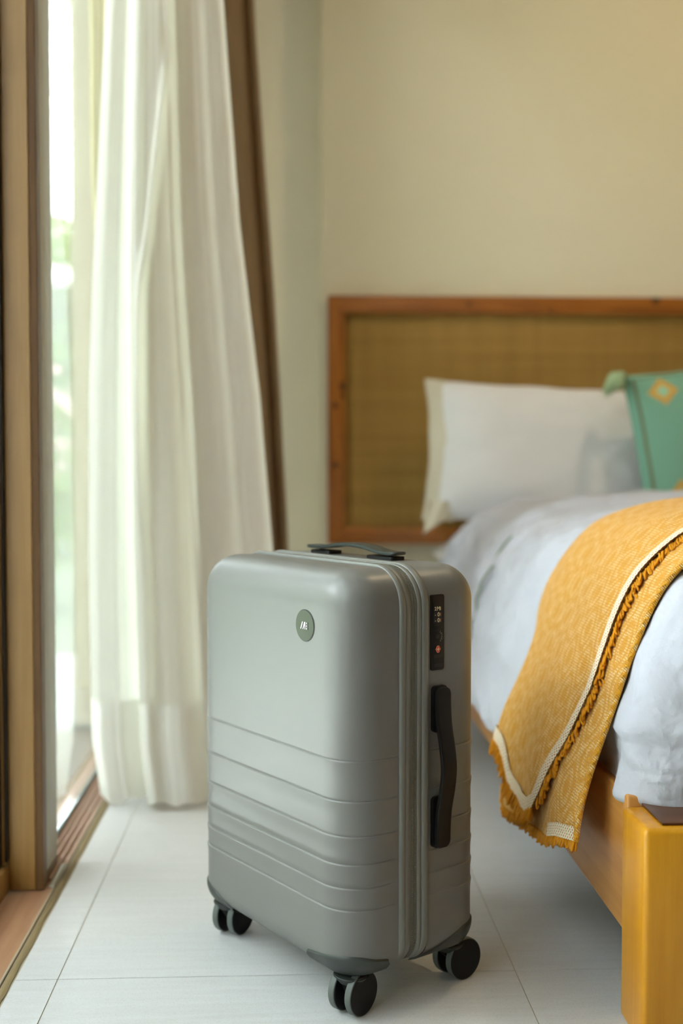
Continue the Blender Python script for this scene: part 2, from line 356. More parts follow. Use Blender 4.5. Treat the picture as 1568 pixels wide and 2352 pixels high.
def weave_mat():
    t = NT('woven_cane'); v = t.coord(); s = t.n('ShaderNodeSeparateXYZ'); t.l(v, s.inputs[0])
    sx = t.math('SINE', t.math('MULTIPLY', s.outputs[0], 900)); sz = t.math('SINE', t.math('MULTIPLY', s.outputs[2], 1100))
    h = t.math('MULTIPLY', sx, sz); band = t.noise(t.coord('Object', (1.5, 1, 60)), 1, 4, 0.7); band2 = t.noise(t.coord('Object', (40, 1, 1.2)), 1, 4, 0.7)
    c = t.ramp(t.math('ADD', t.math('MULTIPLY', band, 0.6), t.math('MULTIPLY', band2, 0.4)), [(0.3, srgb(150, 114, 52)), (0.7, srgb(180, 142, 72))])
    c = t.mix(t.math('MULTIPLY', t.math('GREATER_THAN', h, 0.35), 0.5), c, srgb(84, 62, 30))
    t.set(c, 0.6, spec=0.3); t.bump(h, 0.5, 0.0008); return t.m
hb(box('woven_panel', (hx0 + fw_, 3.336, hz0 + fw_), (hx1 - fw_, 3.350, hz1 - fw_), weave_mat(), HB, 0))

# ------------------------------------------------------------------ bed frame
BX0, BX1 = 0.405, 2.02
B = empty('bed', (1.2, 2.3, 0), label='low honey wood bed frame with square legs under the white duvet', cat='bed')
def bb(o): o.location = (-1.2, -2.3, 0); return o
for lx in (0.400, BX1 - 0.085):
    for ly in (1.256, 3.20):
        bb(box('leg', (lx, ly, 0), (lx + 0.09, ly + 0.09, 0.258), M['oak'], B, 0.007, 4))
bb(box('side_rail', (BX0 + 0.002, 1.3465, 0.098), (BX0 + 0.034, 3.1995, 0.270), M['oak_rail'], B, 0.004, 3))
bb(box('side_rail', (BX1 - 0.034, 1.3465, 0.098), (BX1, 3.1995, 0.270), M['oak_rail'], B, 0.004, 3))
bb(box('foot_rail', (0.4905, 1.268, 0.098), (BX1 - 0.0855, 1.300, 0.2615), M['oak_rail'], B, 0.003, 3))
for k in range(14):
    y = 1.3015 + k * 0.136
    bb(box('platform_slat', (BX0 + 0.0345, y + (0.0455 if k == 0 else 0), 0.235), (BX1 - 0.0345, y + 0.128, 0.2495), M['oak_top'], B, 0.002))
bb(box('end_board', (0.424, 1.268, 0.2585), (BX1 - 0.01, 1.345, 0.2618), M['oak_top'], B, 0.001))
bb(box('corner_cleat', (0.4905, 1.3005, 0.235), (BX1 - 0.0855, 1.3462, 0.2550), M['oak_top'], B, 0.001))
mt = box('mattress', (0.47, 1.42, 0.2505), (1.95, 3.24, 0.46), M['mattress'], None, 0.03, 4, label='pale mattress under the white duvet on the wood frame', cat='mattress')

# ------------------------------------------------------------------ duvet
DP = [(0.050, 0.215), (0.044, 0.192), (0.032, 0.180), (0.016, 0.180), (0.004, 0.190), (0.0, 0.210), (0.006, 0.240), (0.016, 0.280), (0.030, 0.335), (0.046, 0.385), (0.064, 0.435),
      (0.088, 0.485), (0.118, 0.527), (0.16, 0.556), (0.22, 0.576), (0.32, 0.590), (0.45, 0.597), (0.60, 0.600), (0.72, 0.601)]
DPc = catmull([(a, b, 0) for a, b in DP], 6)
XO, XR, YF, YH, KY = 0.362, 2.055, 1.318, 3.16, 0.40
def duvet_outline(ins):
    """points of the outline inset by ins: left side from the head down, foot corner, foot, right side"""
    x0, x1 = XO + ins, XR - ins; yf = YF + ins * KY; out = []
    r = 0.11 + 0.0; r = min(r, (x1 - x0) / 2 - 0.001); ry = 0.07
    for k in range(240):
        out.append((x0, YH + 0.02 - (YH + 0.02 - yf - ry) * k / 240, -1, 0))
    for k in range(22):
        a = PI / 2 * k / 21; out.append((x0 + r - r * math.cos(a), yf + ry - ry * math.sin(a), -math.cos(a), -math.sin(a)))
    for k in range(1, 60):
        out.append((x0 + r + (x1 - x0 - 2 * r) * k / 60, yf, 0, -1))
    for k in range(12):
        a = PI / 2 * k / 11; out.append((x1 - r + r * math.sin(a), yf + ry - ry * math.cos(a), math.sin(a), -math.cos(a)))
    for k in range(1, 31):
        out.append((x1, yf + ry + (YH + 0.02 - yf - ry) * k / 30, 1, 0))
    return out
rings = []
for q in DPc:
    ring = []
    for (x, y, nx, ny) in duvet_outline(q.x):
        z = q.y
        # the foot and the near corner are tucked up onto the platform
        tuck = 1 - sm(1.50, 1.62, y)
        if tuck > 0 and z < 0.34:
            z2 = 0.251 + (z - 0.18) * (0.084 / 0.16); z = z + (z2 - z) * tuck
            inn = 0.018 * (1 - sm(0.27, 0.36, z)) * tuck
            x -= nx * inn * 2.3; y -= ny * inn * 0.6
        # soft head end droop
        hd = sm(2.95, 3.18, y); z -= hd * 0.035 * sm(0.3, 0.5, z)
        # broad puffing and wrinkles
        p = Vector((x, y, z))
        amp = 0.013 if z > 0.3 else 0.006
        dsp = amp * noise.fractal(p * 4.2, 0.9, 2.1, 3)
        # diagonal drag folds near the foot corner and side
        fol = 0.016 * (noise.noise(Vector(((x * 0.7 + z * 1.6) * 9, (y * 1.0 - z * 0.75) * 20, 1.7)))) * sm(0.62, 0.5, z) 
        rough_ = 0.010 * abs(noise.noise(Vector((x * 15 + z * 8, y * 13, z * 17)))) 
        seam = -0.010 * math.exp(-((y - 2.42 - 0.02 * noise.noise(Vector((z * 6, x * 4, 0)))) / 0.009) ** 2) * (1 if nx < -0.5 or z > 0.57 else 0)
        puff = 0.016 * math.exp(-((y - 2.49) / 0.05) ** 2)
        press = sm(1.36, 1.42, y) * (1 - sm(1.98, 2.06, y)) * (1 if nx <= 0 else 0)
        d_ = (dsp + fol + rough_) * (1 - 0.75 * press) + seam + puff - 0.013 * press
        slope = sm(0.45, 0.59, z)
        ring.append((x + nx * d_ * (1 - slope), y + ny * d_ * (1 - slope), z + d_ * (0.25 + 0.75 * slope)))
    rings.append(ring)
nr = len(rings[0]); V = [v for r_ in rings for v in r_]
Fc = grid_faces(len(rings), nr)
# close the middle of the top with a strip between the two long sides of the innermost ring
off = (len(rings) - 1) * nr
inner = rings[-1]; ys_r = [inner[k][1] for k in range(nr - 30, nr)]; cols = 7; base_ = len(V)
for k in range(240):
    xl_, y_, z_ = inner[k]; xr_ = interp(y_, ys_r, [inner[q][0] for q in range(nr - 30, nr)]); zr_ = interp(y_, ys_r, [inner[q][2] for q in range(nr - 30, nr)])
    for c in range(cols + 1):
        t_ = c / cols; V.append((xl_ + (xr_ - xl_) * t_, y_, z_ + (zr_ - z_) * t_ + 0.006 * math.sin(PI * t_) * noise.noise(Vector((t_ * 3, y_ * 5, 2)))))
Fc += grid_faces(240, cols + 1, off=base_)
Fc.append(tuple(off + k for k in range(239, nr - 30)))
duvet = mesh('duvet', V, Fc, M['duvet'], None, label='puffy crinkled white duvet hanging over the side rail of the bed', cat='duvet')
cord = []
for r_ in rings[26:72]:
    c_ = min(r_[:240], key=lambda p: abs(p[1] - 2.42)); k_ = sm(0.46, 0.58, c_[2]); cord.append((c_[0] - 0.008 * (1 - k_), 2.415 + 0.006 * noise.noise(Vector((c_[2] * 9, 0, 0))), c_[2] + 0.002 + 0.006 * k_))
v_, f_ = tube(cord, 0.0028, 6); mesh('seam_cord', v_, f_, cloth('grey_green_cord', srgb(128, 140, 122), None, 500), duvet, label='grey green stitched seam')
# rounded folded head edge of the duvet
ed = []
hp = [r_[0] for r_ in rings[4:]] + [r_[-1] for r_ in rings[4:]][::-1]
for k in range(9):
    a = PI * k / 8; ed.append([(x, y + 0.03 * math.sin(a) * 1.0, z - 0.018 + 0.018 * math.cos(a)) for x, y, z in hp])
mesh('folded_edge', [v for e in ed for v in e], grid_faces(9, len(hp)), M['duvet'], duvet)
# bed sheet under the pillows
def sheet_pt(u, v):
    x = 0.40 + 1.62 * u; e = min(u, 1 - u); z = 0.512 - 0.09 * (1 - sm(0, 0.09, e)); return (x, 3.02 + 0.27 * v, z + 0.006 * noise.noise(Vector((x * 8, v * 4, 0))))
mesh('bed_sheet', [sheet_pt(i / 60, j / 16) for i in range(61) for j in range(17)], grid_faces(61, 17), M['pillow'], None, label='smooth white sheet at the head end of the bed beneath the pillow', cat='sheet')

# ------------------------------------------------------------------ pillow and cushion
def pillow_mesh(wd, ht, th, nu=48, nv=40, pinch=0.05, power=2.4, seed=0, wr=0.006):
    V = []; UV = []
    for side in (1, -1):
        for i in range(nu):
            for j in range(nv):
                u = -1 + 2 * i / (nu - 1); v = -1 + 2 * j / (nv - 1)
                f = max(0, (1 - abs(u) ** power)) ** 0.55 * max(0, (1 - abs(v) ** power)) ** 0.55
                x = u * wd / 2 * (1 - pinch * (1 - v * v)); z = v * ht / 2 * (1 - pinch * (1 - u * u))
                nn = noise.noise(Vector((u * 2.6 + seed, v * 2.6, side * 3))) + 0.5 * noise.noise(Vector((u * 7 + seed, v * 5, side)))
                V.append((x, side * -(th / 2 * f + wr * nn * min(1, f * 2)), z + wr * 0.7 * noise.noise(Vector((u * 3 + seed, 5, v))) )); UV.append((x, z))
    Fc = grid_faces(nu, nv) + [tuple(nu * nv + q for q in f[::-1]) for f in grid_faces(nu, nv)]
    return V, Fc, UV
pw, ph = 0.66, 0.40
V, Fc, UV = pillow_mesh(pw, ph, 0.17, seed=2, pinch=0.02, power=3.2)
pil = mesh('pillow', V, Fc, M['pillow'], None, label='plump ivory white pillow with a flat flange leaning on the headboard', cat='pillow')
pil.location = (0.735, 3.175, 0.706); pil.rotation_euler = (math.radians(-13), math.radians(2.5), 0)
# flange strip on the left edge: doubled flap with its own fold
Vf = []
nf = 40
for j in range(nf):
    v = -1 + 2 * j / (nf - 1); z = v * ph / 2 * (1.0 if v > 0 else 1.03)
    wv = 0.006 * noise.noise(Vector((v * 3, 1, 1)))
    x0 = -pw / 2 * (1 - 0.02 * (1 - v * v)); bow = 0.010 * (1 - v * v)
    for k in range(7):
        q = k / 6
        inn_ = 0.030 + 0.022 * (1 - v) / 2
        Vf.append((x0 + inn_ - q * (inn_ + 0.036) + bow * q + wv * q, -0.034 * (1 - q) * (1 - v ** 4) - 0.004 - 0.004 * math.sin(q * PI + v * 6) + (0.010 * q * sm(-0.4, -0.9, v)), z + 0.004 * q))
mesh('flange', Vf, grid_faces(nf, 7), M['flange'], pil, label='cream flat flange down the left end')
Vf2 = [(x + 0.012, y - 0.008 + 0.016 * sm(-0.1, 0.1, 0), z - 0.003) for x, y, z in Vf]
# small drooping lower flap of the flange
Vd = []
for j in range(16):
    for k in range(8):
        a, b = j / 15, k / 7
        Vd.append((-pw / 2 - 0.022 + 0.062 * b - 0.012 * a + 0.010 * b * a, -0.030 + 0.007 * math.sin(b * 7 + a * 2), -ph / 2 + 0.045 - 0.092 * a * (1 - 0.55 * b)))
mesh('flange_corner', Vd, grid_faces(16, 8), M['flange'], pil)

def cushion_mat():
    t = NT('teal_cushion'); uvn = t.n('ShaderNodeUVMap'); s = t.n('ShaderNodeSeparateXYZ'); t.l(uvn.outputs[0], s.inputs[0]); x, z = s.outputs[0], s.outputs[1]
    base = t.mix(t.noise(t.coord(), 5, 3), srgb(112, 162, 142), srgb(128, 170, 148))
    ax = t.math('ABSOLUTE', x); az = t.math('ABSOLUTE', z); wob = t.math('MULTIPLY', t.math('SUBTRACT', t.noise(t.coord(), 14, 2), 0.5), 0.006)
    bx = t.math('LESS_THAN', t.math('ABSOLUTE', t.math('ADD', t.math('SUBTRACT', ax, 0.186), wob)), 0.0042)
    bz = t.math('LESS_THAN', t.math('ABSOLUTE', t.math('SUBTRACT', az, 0.190)), 0.0030)
    inx = t.math('LESS_THAN', ax, 0.190); inz = t.math('LESS_THAN', az, 0.193)
    line = t.math('MAXIMUM', t.math('MULTIPLY', bx, inz), t.math('MULTIPLY', bz, inx))
    col = t.mix(t.math('MULTIPLY', line, 0.85), base, srgb(104, 104, 74))
    q = lambda v: t.math('MULTIPLY', t.math('ROUND', t.math('DIVIDE', v, 0.0072)), 0.0072)
    for cx, cz in ((-0.120, 0.143), (-0.120, -0.143), (0, 0.0), (0.120, 0.143), (0.120, -0.143), (-0.120, 0.0)):
        if (cx, cz) == (0, 0): continue
        dd = t.math('ADD', t.math('ABSOLUTE', q(t.math('SUBTRACT', x, cx))), t.math('ABSOLUTE', q(t.math('SUBTRACT', z, cz))))
        if (cx, cz) == (-0.120, 0.0): continue
        col = t.mix(t.math('LESS_THAN', dd, 0.037), col, srgb(202, 158, 72)); col = t.mix(t.math('LESS_THAN', dd, 0.018), col, srgb(150, 200, 170))
    t.set(col, 0.85, spec=0.2); t.bump(t.noise(t.coord(), 500, 2), 0.3, 0.0006); return t.m
V, Fc, UV = pillow_mesh(0.42, 0.42, 0.13, seed=5, pinch=0.03, power=3.0, wr=0.004)
cu = mesh('cushion', V, Fc, cushion_mat(), None, uv=UV, label='turquoise embroidered cushion with orange diamonds propped on the white pillow', cat='cushion')
cu.location = (1.118, 2.985, 0.736); cu.rotation_euler = (math.radians(-14), math.radians(-6), math.radians(2))
# tassel at its upper left corner
random.seed(3); V = []; Fc = []
for k in range(150):
    a = random.uniform(-0.9, 1.2) ; L_ = random.uniform(0.058, 0.078); dx = -math.sin(a) * 0.6; yy = random.uniform(-0.6, 0.4)
    p0 = Vector((-0.196, -0.012, 0.196)); d0 = Vector((-0.55 - 0.2 * a, yy, 0.25)).normalized()
    pts = [p0, p0 + d0 * L_ * 0.4, p0 + d0 * L_ * 0.75 + Vector((0, 0, -0.012)), p0 + d0 * L_ * 0.9 + Vector((random.uniform(-.006, .006), 0, -0.035 - random.uniform(0, 0.025)))]
    v, f = tube(pts, 0.0022, 4, len(V)); V += v; Fc += f
mesh('tassel', V, Fc, M['tassel'], cu, kind='stuff', label='pale green yarn tassel')

# ------------------------------------------------------------------ curtains
def ribbon(name, ctrl, left, right, yc, zb, zt, mat, amp, nv=90, n=10, ridges=(), fine=0.003, seed=0, depthscale=None, **tg):
    """cloth hung from the ceiling: ctrl = plan points (u, depth) of its folds, left/right = edge X as a function of z"""
    path = catmull([(a, b, 0) for a, b in ctrl], n); nu = len(path); V = []
    for i, q in enumerate(path):
        for j in range(nv):
            z = zb + (zt - zb) * (j / (nv - 1)) ** 1.0
            L_, R_ = left(z), right(z); h = (z - zb) / (zt - zb)
            a_ = amp(z)
            u = q.x + 0.010 * noise.noise(Vector((q.x * 5 + seed, z * 1.6, 0)))
            x = L_ + (R_ - L_) * u; y = yc(z) + q.y * a_
            if name == 'taupe_drape': y += 0.36 * sm(0.0, 0.36, u)
            for (rz, ru, rw, rh) in ridges:
                uu = ru(z); y -= rh(z) * math.exp(-((u - uu) / rw(z)) ** 2)
            y += fine * noise.noise(Vector((u * 26 + seed, z * 0.9, 2.0))) + fine * 1.2 * noise.noise(Vector((u * 9 + seed, z * 2.4, 7.0)))
            zz = z + (0.004 * math.sin(u * 40 + seed) + 0.012 * noise.noise(Vector((u * 4, seed, 1)))) * (1 - sm(0, 0.15, h))
            V.append((x, y, max(zz, 0.006)))
    return mesh(name, V, grid_faces(nu, nv), mat, None, **tg), path, V, nu, nv
def zpx(y, Y=2.25): return 0.67 - (y - 1073) * Y / 2600
def xpx(x, Y=2.25): return (x - 670) * Y / 2600
zl = [zpx(y) for y in (1830, 1700, 1500, 1260, 900, 640, 0, -900)]
lf = lambda z: interp(-z, [-q for q in zl[::-1]][::-1] if False else [-q for q in zl][::1], [xpx(x) for x in (226, 208, 206, 203, 207, 217, 250, 275)]) if False else interp(z, zl, [xpx(x) for x in (226, 208, 206, 203, 207, 217, 250, 275)])
zr = [zpx(y) for y in (1830, 1500, 1260, 900, 500, 0, -900)]
rf = lambda z: interp(z, zr, [xpx(x) for x in (662, 640, 624, 597, 550, 515, 490)])
ctrl = [(0.0, 0.30), (0.02, -0.05), (0.07, -0.55), (0.14, -0.50), (0.20, -0.10), (0.235, 0.45), (0.26, 0.75), (0.262, 0.2), (0.265, -0.75), (0.31, -1.25), (0.37, -1.05),
        (0.43, -1.2), (0.50, -1.15), (0.545, -0.55), (0.575, 0.2), (0.61, 0.25), (0.66, -0.05), (0.72, -0.20), (0.79, 0.0), (0.84, 0.30), (0.89, 0.15), (0.95, 0.10), (0.985, 0.4), (1.0, 0.9)]
damp = lambda z: interp(z, [0, 0.6, 1.4, 2.5], [0.050, 0.045, 0.034, 0.026])
dy = lambda z: interp(z, [0, 0.6, 1.5, 2.5], [2.252, 2.256, 2.27, 2.28])
# diagonal pinched fold running from the upper middle down to the left
ridg = ((0, lambda z: interp(z, [0.4, 1.0, 1.42, 1.6], [0.27, 0.33, 0.52, 0.55]), lambda z: 0.028, lambda z: 0.026 * sm(0.4, 0.9, z) * (1 - sm(1.38, 1.5, z))),
        (0, lambda z: interp(z, [0.2, 1.0, 1.42, 2.0], [0.60, 0.56, 0.555, 0.50]), lambda z: 0.02, lambda z: 0.020 * sm(0.3, 0.8, z)),
        (0, lambda z: interp(z, [0.2, 2.0], [0.16, 0.20]), lambda z: 0.012, lambda z: 0.006))
sheer, path, V, nu, nv = ribbon('sheer_curtain', ctrl, lf, rf, dy, 0.012, 2.6, M['sheer'], damp, ridges=ridg, nv=120, seed=1, fine=0.002,
        label='long translucent white curtain gathered beside the glass door', cat='curtain')
# doubled hem band
Vh = []; nh = 10
for i in range(nu):
    for j in range(nh):
        a, b = V[i * nv + min(j, nv - 1)], V[i * nv + min(j + 1, nv - 1)]
        Vh.append((a[0], a[1] - 0.0012, a[2]))
mesh('hem', Vh, grid_faces(nu, nh), M['hem'], sheer, label='thicker doubled hem band')
# taupe drape behind
Yd = 2.62
zl2 = [zpx(y, Yd) for y in (1700, 1250, 640, 0, -900)]
l2 = lambda z: interp(z, [0, 0.95, 1.35, 2.6], [-0.34, -0.35, -0.365, -0.372])
Ydl = lambda u: 2.345 + 0.30 * sm(0.0, 0.30, u)
zr2 = [zpx(y, Yd) for y in (1700, 1250, 900, 600, 300, 0, -900)]
r2 = lambda z: interp(z, zr2, [xpx(x, Yd) for x in (672, 661, 642, 624, 604, 584, 560)])
ct2 = [(0, -0.6), (0.04, 0.2), (0.10, 1.0), (0.17, 0.4), (0.22, -0.8), (0.28, -0.9), (0.34, 0.5), (0.40, 1.0), (0.46, -0.3), (0.52, -1.0), (0.58, 0.2), (0.63, 1.0), (0.69, 0.2), (0.74, -0.6), (0.80, -0.75), (0.86, -0.7), (0.895, -0.5), (0.915, 0.6), (0.93, 1.0), (0.945, 0.3), (0.97, -0.2), (1.0, 0.1)]
drp, _, _, _, _ = ribbon('taupe_drape', ct2, l2, r2, lambda z: 2.40, 0.02, 2.6, M['drape'], lambda z: interp(z, [0, 2.5], [0.055, 0.04]), nv=60, seed=4, fine=0.004,
       label='taupe brown blackout drape hanging behind the white curtain', cat='drape')
V = []
for i in range(9):
    for j in range(60):
        z = 0.35 + 2.25 * j / 59; x0 = interp(z, [0.35, 0.9, 1.05, 1.25, 2.6], [-0.370, -0.380, -0.393, -0.403, -0.404]); x1 = interp(z, [0.35, 1.0, 2.6], [-0.35, -0.375, -0.368]); V.append((x0 + (x1 - x0) * i / 8, 2.325 + 0.007 * math.sin(i * 0.9) + 0.012 * i / 8, z))
mesh('backlit_edge', V, grid_faces(9, 60), cloth('backlit_edge_cloth', srgb(206, 200, 172), None, 500, 0.45, tcol=srgb(214, 206, 170)), drp, label='pale leading edge of the drape with backlight painted in')  # backlight on the drape edge put into this pale colour
box('curtain_rail', (-0.42, 2.15, 2.60), (0.10, 2.75, 2.648), M['alu'], None, 0.003, label='ceiling rail above the white curtain', cat='curtain rail')

# ------------------------------------------------------------------ throw blanket
def blanket_mat():
    t = NT('mustard_blanket'); uvn = t.n('ShaderNodeUVMap'); s = t.n('ShaderNodeSeparateXYZ'); t.l(uvn.outputs[0], s.inputs[0]); u, v = s.outputs[0], s.outputs[1]
    vo = t.n('ShaderNodeTexVoronoi'); mp = t.n('ShaderNodeMapping'); t.l(uvn.outputs[0], mp.inputs[0]); mp.inputs['Scale'].default_value = (270, 270, 1); t.l(mp.outputs[0], vo.inputs['Vector']); vo.inputs['Scale'].default_value = 1; vo.inputs['Randomness'].default_value = 0.22
    dots = t.ramp(vo.outputs['Distance'], [(0.25, (1, 1, 1, 1)), (0.5, (0, 0, 0, 1))])
    a = 2 * PI / 0.062
    dia = t.math('ADD', t.math('COSINE', t.math('MULTIPLY', u, a)), t.math('COSINE', t.math('MULTIPLY', v, a * 0.62)))
    wb = t.math('COSINE', t.math('MULTIPLY', dia, 5.0))
    nz = t.noise(mp.outputs[0], 0.22, 3, 0.7)
    msk = t.math('MULTIPLY', t.math('ADD', t.math('MULTIPLY', wb, 0.50), 0.44), t.ramp(nz, [(0.36, (0.25, 0.25, 0.25, 1)), (0.62, (1.9, 1.9, 1.9, 1))]))
    base = t.mix(t.noise(t.coord(), 7, 3), srgb(226, 156, 26), srgb(234, 166, 38))
    base = t.mix(t.math('MULTIPLY', t.math('SUBTRACT', 1.0, dots), 0.16), base, srgb(150, 92, 14))
    col = t.mix(t.math('MINIMUM', t.math('MULTIPLY', t.math('MULTIPLY', dots, msk), 1.25), 1.0), base, srgb(246, 208, 142))
    t.set(col, 0.9, spec=0.15, sheen=0.2); t.bump(dots, 0.9, 0.0022); return t.m
def tape_mat():
    t = NT('crochet_tape'); uvn = t.n('ShaderNodeUVMap'); mp = t.n('ShaderNodeMapping'); t.l(uvn.outputs[0], mp.inputs[0]); mp.inputs['Scale'].default_value = (210, 210, 1); mp.inputs['Rotation'].default_value = (0, 0, PI / 4)
    vo = t.n('ShaderNodeTexVoronoi'); t.l(mp.outputs[0], vo.inputs['Vector']); vo.inputs['Scale'].default_value = 1; vo.inputs['Randomness'].default_value = 0.15
    d = t.ramp(vo.outputs['Distance'], [(0.22, (1, 1, 1, 1)), (0.36, (0, 0, 0, 1))])
    t.set(t.mix(d, srgb(236, 226, 198), srgb(206, 132, 88)), 0.9, spec=0.1); t.bump(t.math('SUBTRACT', 1.0, d), 0.7, 0.0015); return t.m
M['blanket'] = blanket_mat(); M['crochet'] = tape_mat()
BP = catmull([(0.345, 0.10, 0), (0.350, 0.150, 0), (0.356, 0.20, 0), (0.366, 0.245, 0), (0.384, 0.30, 0), (0.405, 0.36, 0), (0.428, 0.42, 0), (0.454, 0.478, 0), (0.482, 0.524, 0), (0.522, 0.565, 0), (0.565, 0.588, 0), (0.62, 0.602, 0), (0.72, 0.612, 0), (0.90, 0.618, 0), (1.25, 0.622, 0), (1.97, 0.622, 0)], 12)
BL = [0.0]
for a, b in zip(BP, BP[1:]): BL.append(BL[-1] + (b - a).length)
bxs = [p.x for p in BP]; bzs = [p.y for p in BP]
def bprof(l): return interp(l, BL, bxs), interp(l, BL, bzs)
l_of_z = lambda z: interp(z, bzs[:140], BL[:140])
def bl_point(l, y, lift, layer=0):
    x, z = bprof(l); x2, z2 = bprof(l + 0.004); tx, tz = x2 - x, z2 - z; k = math.hypot(tx, tz); nx, nz = -tz / k, tx / k
    # soft longitudinal fold: the far strip turns back towards the bed
    turn = 0.040 * sm(1.84, 1.98, y) * (1 - 0.75 * sm(0.30, 0.48, z)); low = 1 - sm(0.22, 0.36, z)
    wav = 0.007 * math.sin((y - 1.5) * 24 + layer) * low + 0.004 * noise.noise(Vector((l * 9, y * 9, layer)))
    bulge = 0.006 * math.sin((y - 1.5) / 0.46 * PI) 
    q = lift + wav + bulge - turn
    return Vector((x + nx * q, y, z + nz * q))
def sheetpatch(name, near, far, hem, lift, layer, parent=None, nl=260, ns=60, **tg):
    V = []; UV = []; top = BL[-1] - 0.001
    for i in range(ns):
        s = i / (ns - 1)
        l0 = hem(s)
        for j in range(nl):
            l = l0 + (top - l0) * j / (nl - 1)
            z = bprof(l)[1]
            y = near(l) + (far(l) - near(l)) * s
            y += 0.0035 * noise.noise(Vector((l * 12, s * 2, layer * 5 + 1))) * (1 if s < 0.5 else 0.5)
            V.append(bl_point(l, y, lift, layer)); UV.append((y, l))
    return mesh(name, V, grid_faces(ns, nl), M['blanket'], parent, uv=UV, **tg), V, ns, nl
TH = 0.006
near_u = lambda l: interp(l, [l_of_z(0.19), l_of_z(0.22), l_of_z(0.30), l_of_z(0.37), l_of_z(0.5), 1.0], [1.552, 1.532, 1.500, 1.482, 1.50, 1.52])
far_u = lambda l: interp(l, [l_of_z(0.2), l_of_z(0.3), l_of_z(0.45), 1.2], [1.925, 1.965, 1.965, 1.98])
hem_u = lambda s: l_of_z(interp(s, [0, 0.07, 0.2, 0.42, 0.5, 0.58, 0.66, 0.8, 1], [0.190, 0.178, 0.172, 0.170, 0.176, 0.197, 0.213, 0.216, 0.214]))
bt, Vu, nsu, nlu = sheetpatch('throw_blanket', near_u, far_u, hem_u, 0.012, 0, None, label='folded mustard yellow woven throw draped over the side of the bed', cat='blanket')
near_l = lambda l: interp(l, [l_of_z(0.15), l_of_z(0.20), l_of_z(0.3), l_of_z(0.42), l_of_z(0.53), 1.2], [1.420, 1.400, 1.408, 1.418, 1.425, 1.44])
hem_l = lambda s: l_of_z(interp(s, [0, 0.1, 0.2, 0.4, 0.7, 0.85, 1], [0.197, 0.184, 0.164, 0.146, 0.130, 0.14, 0.165]))
lo_, Vl, nsl, nll = sheetpatch('lower_fold', near_l, lambda l: far_u(l) - 0.01, hem_l, 0.003, 2, bt, label='inner folded layer of the throw')
# rolled thickness along both free near edges
def edge_roll(name, V, ns, nl, r, parent):
    pts = [V[j] for j in range(nl)]; v, f = tube(pts, r, 8); uv = [(p.y + p.z * 0.2, p.x + p.z) for p in v]
    return mesh(name, v, f, M['blanket'], parent, uv=uv)
edge_roll('rolled_edge', [v - Vector((0.0, -0.001, 0)) for v in Vl[:nll]], nsl, nll, 0.0042, bt)
# crochet tape along near edge and hem (upper layer)
def tape(name, rows, lift, wid_uv, parent):
    """rows: list of (list of points across)"""
    V = []; UV = []; acc = 0; prev = None
    for r_ in rows:
        if prev is not None: acc += (r_[0] - prev).length
        prev = r_[0]
        for k, p in enumerate(r_): V.append(p); UV.append((acc, k * wid_uv / (len(r_) - 1)))
    return mesh(name, V, grid_faces(len(rows), len(rows[0])), M['crochet'], parent, uv=UV)
TW = 0.019
rows = []
for j in range(0, nlu):
    l = hem_u(0) + (BL[-1] - 0.001 - hem_u(0)) * j / (nlu - 1)
    y0 = near_u(l) + 0.0035 * noise.noise(Vector((l * 12, 0, 1)))
    rows.append([bl_point(l, y0 - 0.001 + TW * k / 4, 0.0145 + 0.0012 * math.sin(PI * k / 4), 0) for k in range(5)])
tape('trim_tape', rows, 0, TW, bt)
rows = []
for i in range(0, 120):
    s = i / 119; l0 = hem_u(s); y = near_u(l0) + (far_u(l0) - near_u(l0)) * s
    rows.append([bl_point(l0 - 0.001 + (TW + 0.002) * k / 4, y, 0.0148 + 0.0012 * math.sin(PI * k / 4), 0) for k in range(5)])
tape('trim_tape', rows, 0, TW, bt)
# tape end peeping out at the lower layer's near corner
rows = []
for i in range(24):
    s = 0.0 + 0.16 * i / 23; l0 = hem_l(s); y = near_l(l0) + (far_u(l0) - near_l(l0)) * s
    rows.append([bl_point(l0 + 0.018 * k / 4, y, 0.0065, 2) for k in range(5)])
tape('trim_tape', rows, 0, 0.018, bt)
# fringes: looped yarn along the hems and the near edge
def fringe(name, pts, dirs, L0, L1, parent, r=0.0016):
    V = []; Fc = []
    for p, d in zip(pts, dirs):
        L_ = random.uniform(L0, L1); d = (d + Vector((random.uniform(-.3, .3), random.uniform(-.3, .3), random.uniform(-.25, .15)))).normalized(); sd = Vector((random.uniform(-.5, .5), random.uniform(-1, 1), random.uniform(-.6, .6))).normalized() * 0.0016
        P = [p - sd, p + d * L_ * 0.5 - sd * 1.6, p + d * L_, p + d * L_ * 0.5 + sd * 1.6 + Vector((0, 0, -0.001)), p + sd]
        v, f = tube(catmull(P, 2), r, 5, len(V), False); V += v; Fc += f
    return mesh(name, V, Fc, M['fringe'], parent, kind='stuff')
random.seed(11)
pts, dr = [], []
for i in range(560):
    j = 2 + (nlu - 8) * (i / 560) ; l = hem_u(0) + (BL[-1] - 0.001 - hem_u(0)) * j / (nlu - 1); pts.append(bl_point(l, near_u(l) + random.uniform(0, 0.004), 0.010 - random.uniform(0, .003))); dr.append(Vector((-0.12, -0.75, -0.55)))
fringe('edge_fringe', pts, dr, 0.011, 0.019, bt)
pts, dr = [], []
for i in range(230):
    s = i / 229; l0 = hem_u(s); y = near_u(l0) + (far_u(l0) - near_u(l0)) * s; pts.append(bl_point(l0 + 0.002, y, 0.013)); dr.append(Vector((-0.22, 0, -1)))
fringe('hem_fringe', pts, dr, 0.017, 0.026, bt)
pts, dr = [], []
